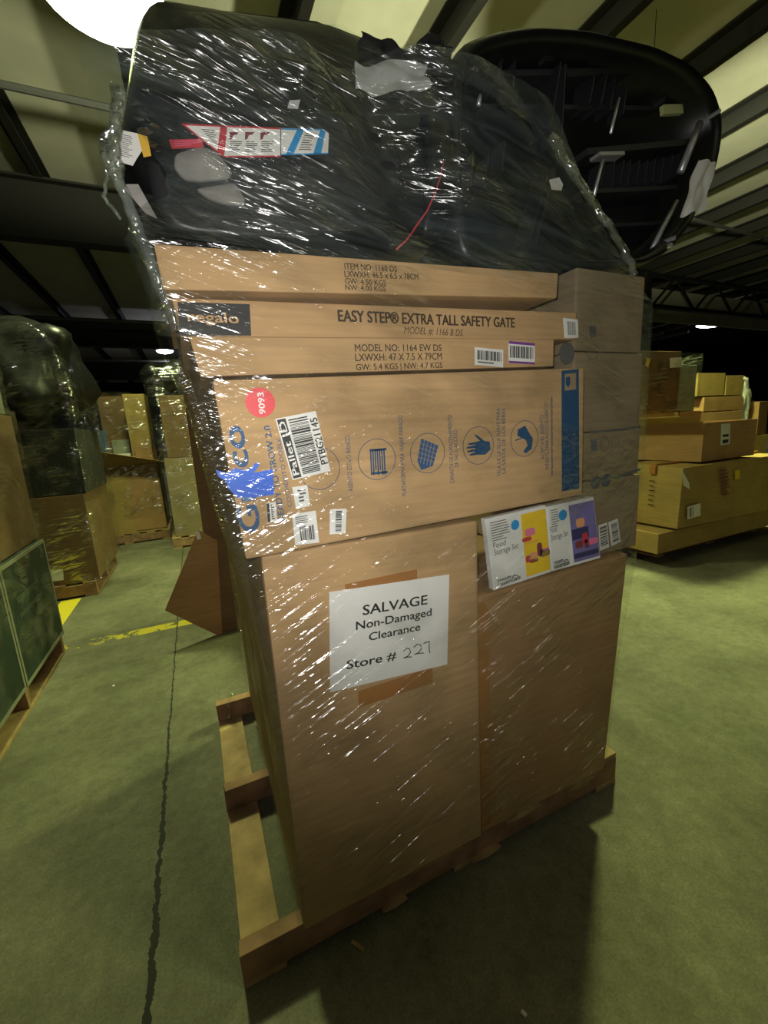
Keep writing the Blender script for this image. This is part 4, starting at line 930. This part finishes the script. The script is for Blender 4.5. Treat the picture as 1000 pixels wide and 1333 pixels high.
# --- tall wrapped load right of it, mostly hidden by the main load
pallet(-0.30, 4.55, 1.02, 1.0, 'pallet under the tall wrapped load just behind the main load', nb=6)
carton('tall greenish-grey carton on the pallet just behind the main load', -0.26, 0.68, 4.58, 5.5, 0.128, 1.05, M_cardG, jit=0.0)
carton('dark upper carton on the tall wrapped load behind the main load', -0.22, 0.66, 4.6, 5.48, 1.055, 1.75, M_card3, jit=0.0)
lump('dark bundle on top of the tall wrapped load behind the main load', (0.22, 5.03, 1.98), (0.38, 0.38, 0.20), M_dkgrey, seed=9)
wrap('film round the tall load just behind the main load', -0.29, 0.7, 4.56, 5.53, 0.13, 2.2, 0.03, seed=15, flare=0.07, dome=0.12)

# ================================================================== RIGHT-HAND PILE
GR = 'cartons of the right-hand pile'
pallet(3.62, 1.42, 1.6, 1.05, 'low pallet under the right-hand carton pile', nb=8, h=0.11)
carton('long flat carton at the bottom of the right-hand pile', 3.36, 5.4, 1.25, 2.35, 0.118, 0.285, M_cardY, GR, jit=.006)
lg = carton('long carton with printed end lying on the flat one, right-hand pile', 3.56, 5.1, 1.22, 1.70, 0.30, 0.81, M_cardY, GR, jit=.012)
LT = 1.205
part('printed_mark', lines(MB(), lambda i, j: Vector((3.545, 1.55 - .2 * i, .72 - .35 * j)), 0.35, 0.7, 0.1, .8, 6, .16, 4), M_maroon, lg)
o, q = sticker(lg, LT, [(895, 660), (912, 655), (912, 671), (895, 676)], 'stock_label'); part('barcode', barcode(MB(), q, .1, .45, .1, .9, 6, True, 3), M_inkg, o)
o, q = sticker(lg, LT, [(957, 613), (963, 612), (963, 623), (957, 624)], 'yellow_tag', M_yel)
part('tape', poly(MB(), LT, [(887, 610), (897, 628), (898, 637), (890, 632)]), M_paper, lg)
part('printed_text', lines(MB(), Q(LT, [(937, 612), (948, 610), (952, 645), (941, 648)]), 0, 1, 0, 1, 8, .5, 5), M_maroon, lg)
oc = thing('open_carton', 'open tan carton with a tall white label, right-hand pile', 'cardboard box', (4.27, 1.6, 0.82), GR)
part('body', MB().box(3.89, 4.68, 1.28, 1.288, .82, 1.14).box(3.89, 3.898, 1.288, 1.95, .82, 1.14).box(4.672, 4.68, 1.288, 1.95, .82, 1.14).box(3.898, 4.672, 1.942, 1.95, .82, 1.14).box(3.898, 4.672, 1.288, 1.942, .82, .828), M_card2, oc)
part('flap', MB().prism([(3.89, 1.29, 1.14), (3.89, 1.94, 1.14), (3.68, 1.94, 1.20), (3.68, 1.35, 1.20)], (0, 0, .006)), M_cardY, oc)
part('flap', MB().prism([(3.9, 1.94, 1.14), (4.67, 1.94, 1.14), (4.67, 1.965, 1.24), (3.9, 1.965, 1.24)], (0, 0, .006)), M_cardY, oc)
part('inner_base', MB().box(3.9, 4.67, 1.29, 1.94, 1.04, 1.05), M_card3, oc)
o, q = sticker(oc, 1.277, [(939, 552), (951, 551), (950, 578), (938, 580)], 'address_label'); part('black_mark', patch(patch(MB(), q, .2, .85, .5, .62, .0004), q, .2, .85, .75, .92, .0004), M_ink, o)
carton('carton with dark tape stripes at the left of the right-hand pile', 4.0, 4.62, 1.98, 2.6, .95, 1.26, M_cardY, GR, jit=.008)
tp = bpy.data.objects[[x_.name for x_ in bpy.data.objects if x_.name.startswith('cardboard_carton')][-1]]
part('dark_stripe', MB().box(4.14, 4.18, 1.968, 1.98, 1.1, 1.255).box(4.4, 4.46, 1.968, 1.98, .96, 1.255), M_ink, tp)
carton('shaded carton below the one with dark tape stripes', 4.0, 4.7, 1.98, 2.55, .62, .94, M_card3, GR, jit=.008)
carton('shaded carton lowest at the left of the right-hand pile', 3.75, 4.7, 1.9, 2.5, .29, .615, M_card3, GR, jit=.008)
tp = carton('dark brown carton on top of the right-hand pile', 3.9, 4.62, 1.95, 2.6, 1.265, 1.83, M_card3, GR, jit=.01)
o, q = sticker(tp, 1.93, [(872, 466), (888, 465), (888, 478), (872, 479)], 'stock_label'); o, q = sticker(tp, 1.93, [(842, 465), (847, 467), (844, 478), (840, 476)], 'yellow_tag', M_yel)
carton('silvery wrapped box right of the dark top carton', 4.66, 4.95, 1.98, 2.5, 1.25, 1.72, M_edge, GR, jit=.01, tape=False)
carton('carton holding up the silvery wrapped box', 4.72, 5.1, 1.98, 2.5, .3, 1.245, M_card2, GR, jit=.006, tape=False)
wrap('film round the top cartons of the right-hand pile', 3.88, 4.98, 1.93, 2.62, 1.27, 1.82, 0.012, seed=21)
# pile further back
G2 = 'cartons of the far right pile'
pallet(6.5, 2.9, 2.3, 1.2, 'pallet under the far right pile of cartons', nb=10)
for lab_, a_ in (('lowest left carton of the far right pile', (6.55, 7.6, 2.95, 3.9, .13, .95)), ('lowest right carton of the far right pile', (7.65, 8.75, 2.95, 3.9, .13, .80)),
                 ('flat yellowish carton in the middle of the far right pile', (6.75, 7.9, 2.95, 3.6, .965, 1.215)), ('carton with an open top strip, far right pile', (6.95, 7.95, 2.98, 3.6, 1.232, 1.435)),
                 ('upper left carton of the far right pile', (6.8, 7.45, 3.0, 3.6, 1.455, 1.78)), ('upper right carton of the far right pile, by the white bag', (7.5, 7.95, 3.0, 3.6, 1.455, 1.75))):
    carton(lab_, *a_, random.choice((M_cardY, M_card2)), G2, jit=.005)
lump('crinkled white plastic bag at the right of the far right pile', (8.12, 3.2, 1.33), (0.17, 0.2, 0.40), M_paper, 'plastic_bag', 'bag', 31, .25)
carton('tilted carton next to the white bag on the far right pile', 8.35, 8.8, 3.0, 3.4, .81, 1.35, M_card2, G2, jit=.02, rot=.15)
carton('reddish carton behind the tilted one on the far right pile', 8.0, 8.7, 3.5, 3.9, .81, 1.30, plain('reddish_carton', srgb(170, 110, 80), .7), G2, jit=.01)
# chips of debris on the floor
for (u, v), lab_ in (((148, 893), 'tiny pale scrap on the floor of the left aisle'), ((466, 1232), 'thin splinter of wood on the floor in front of the pallet'), ((682, 1321), 'tiny pale scrap near the bottom edge of the picture')):
    P = GP(u, v, 0.0); mb = MB(); mb.box(-.004, .004, -.018 if 'splinter' in lab_ else -.006, .018 if 'splinter' in lab_ else .006, 0, .004, 0.001, Matrix.Translation(P) @ Matrix.Rotation(.6 if 'splinter' in lab_ else .3, 4, 'Z'), .001)
    tag(part('wood_splinter' if 'splinter' in lab_ else 'paper_scrap', mb, M_wood if 'splinter' in lab_ else M_paper), lab_, 'debris')
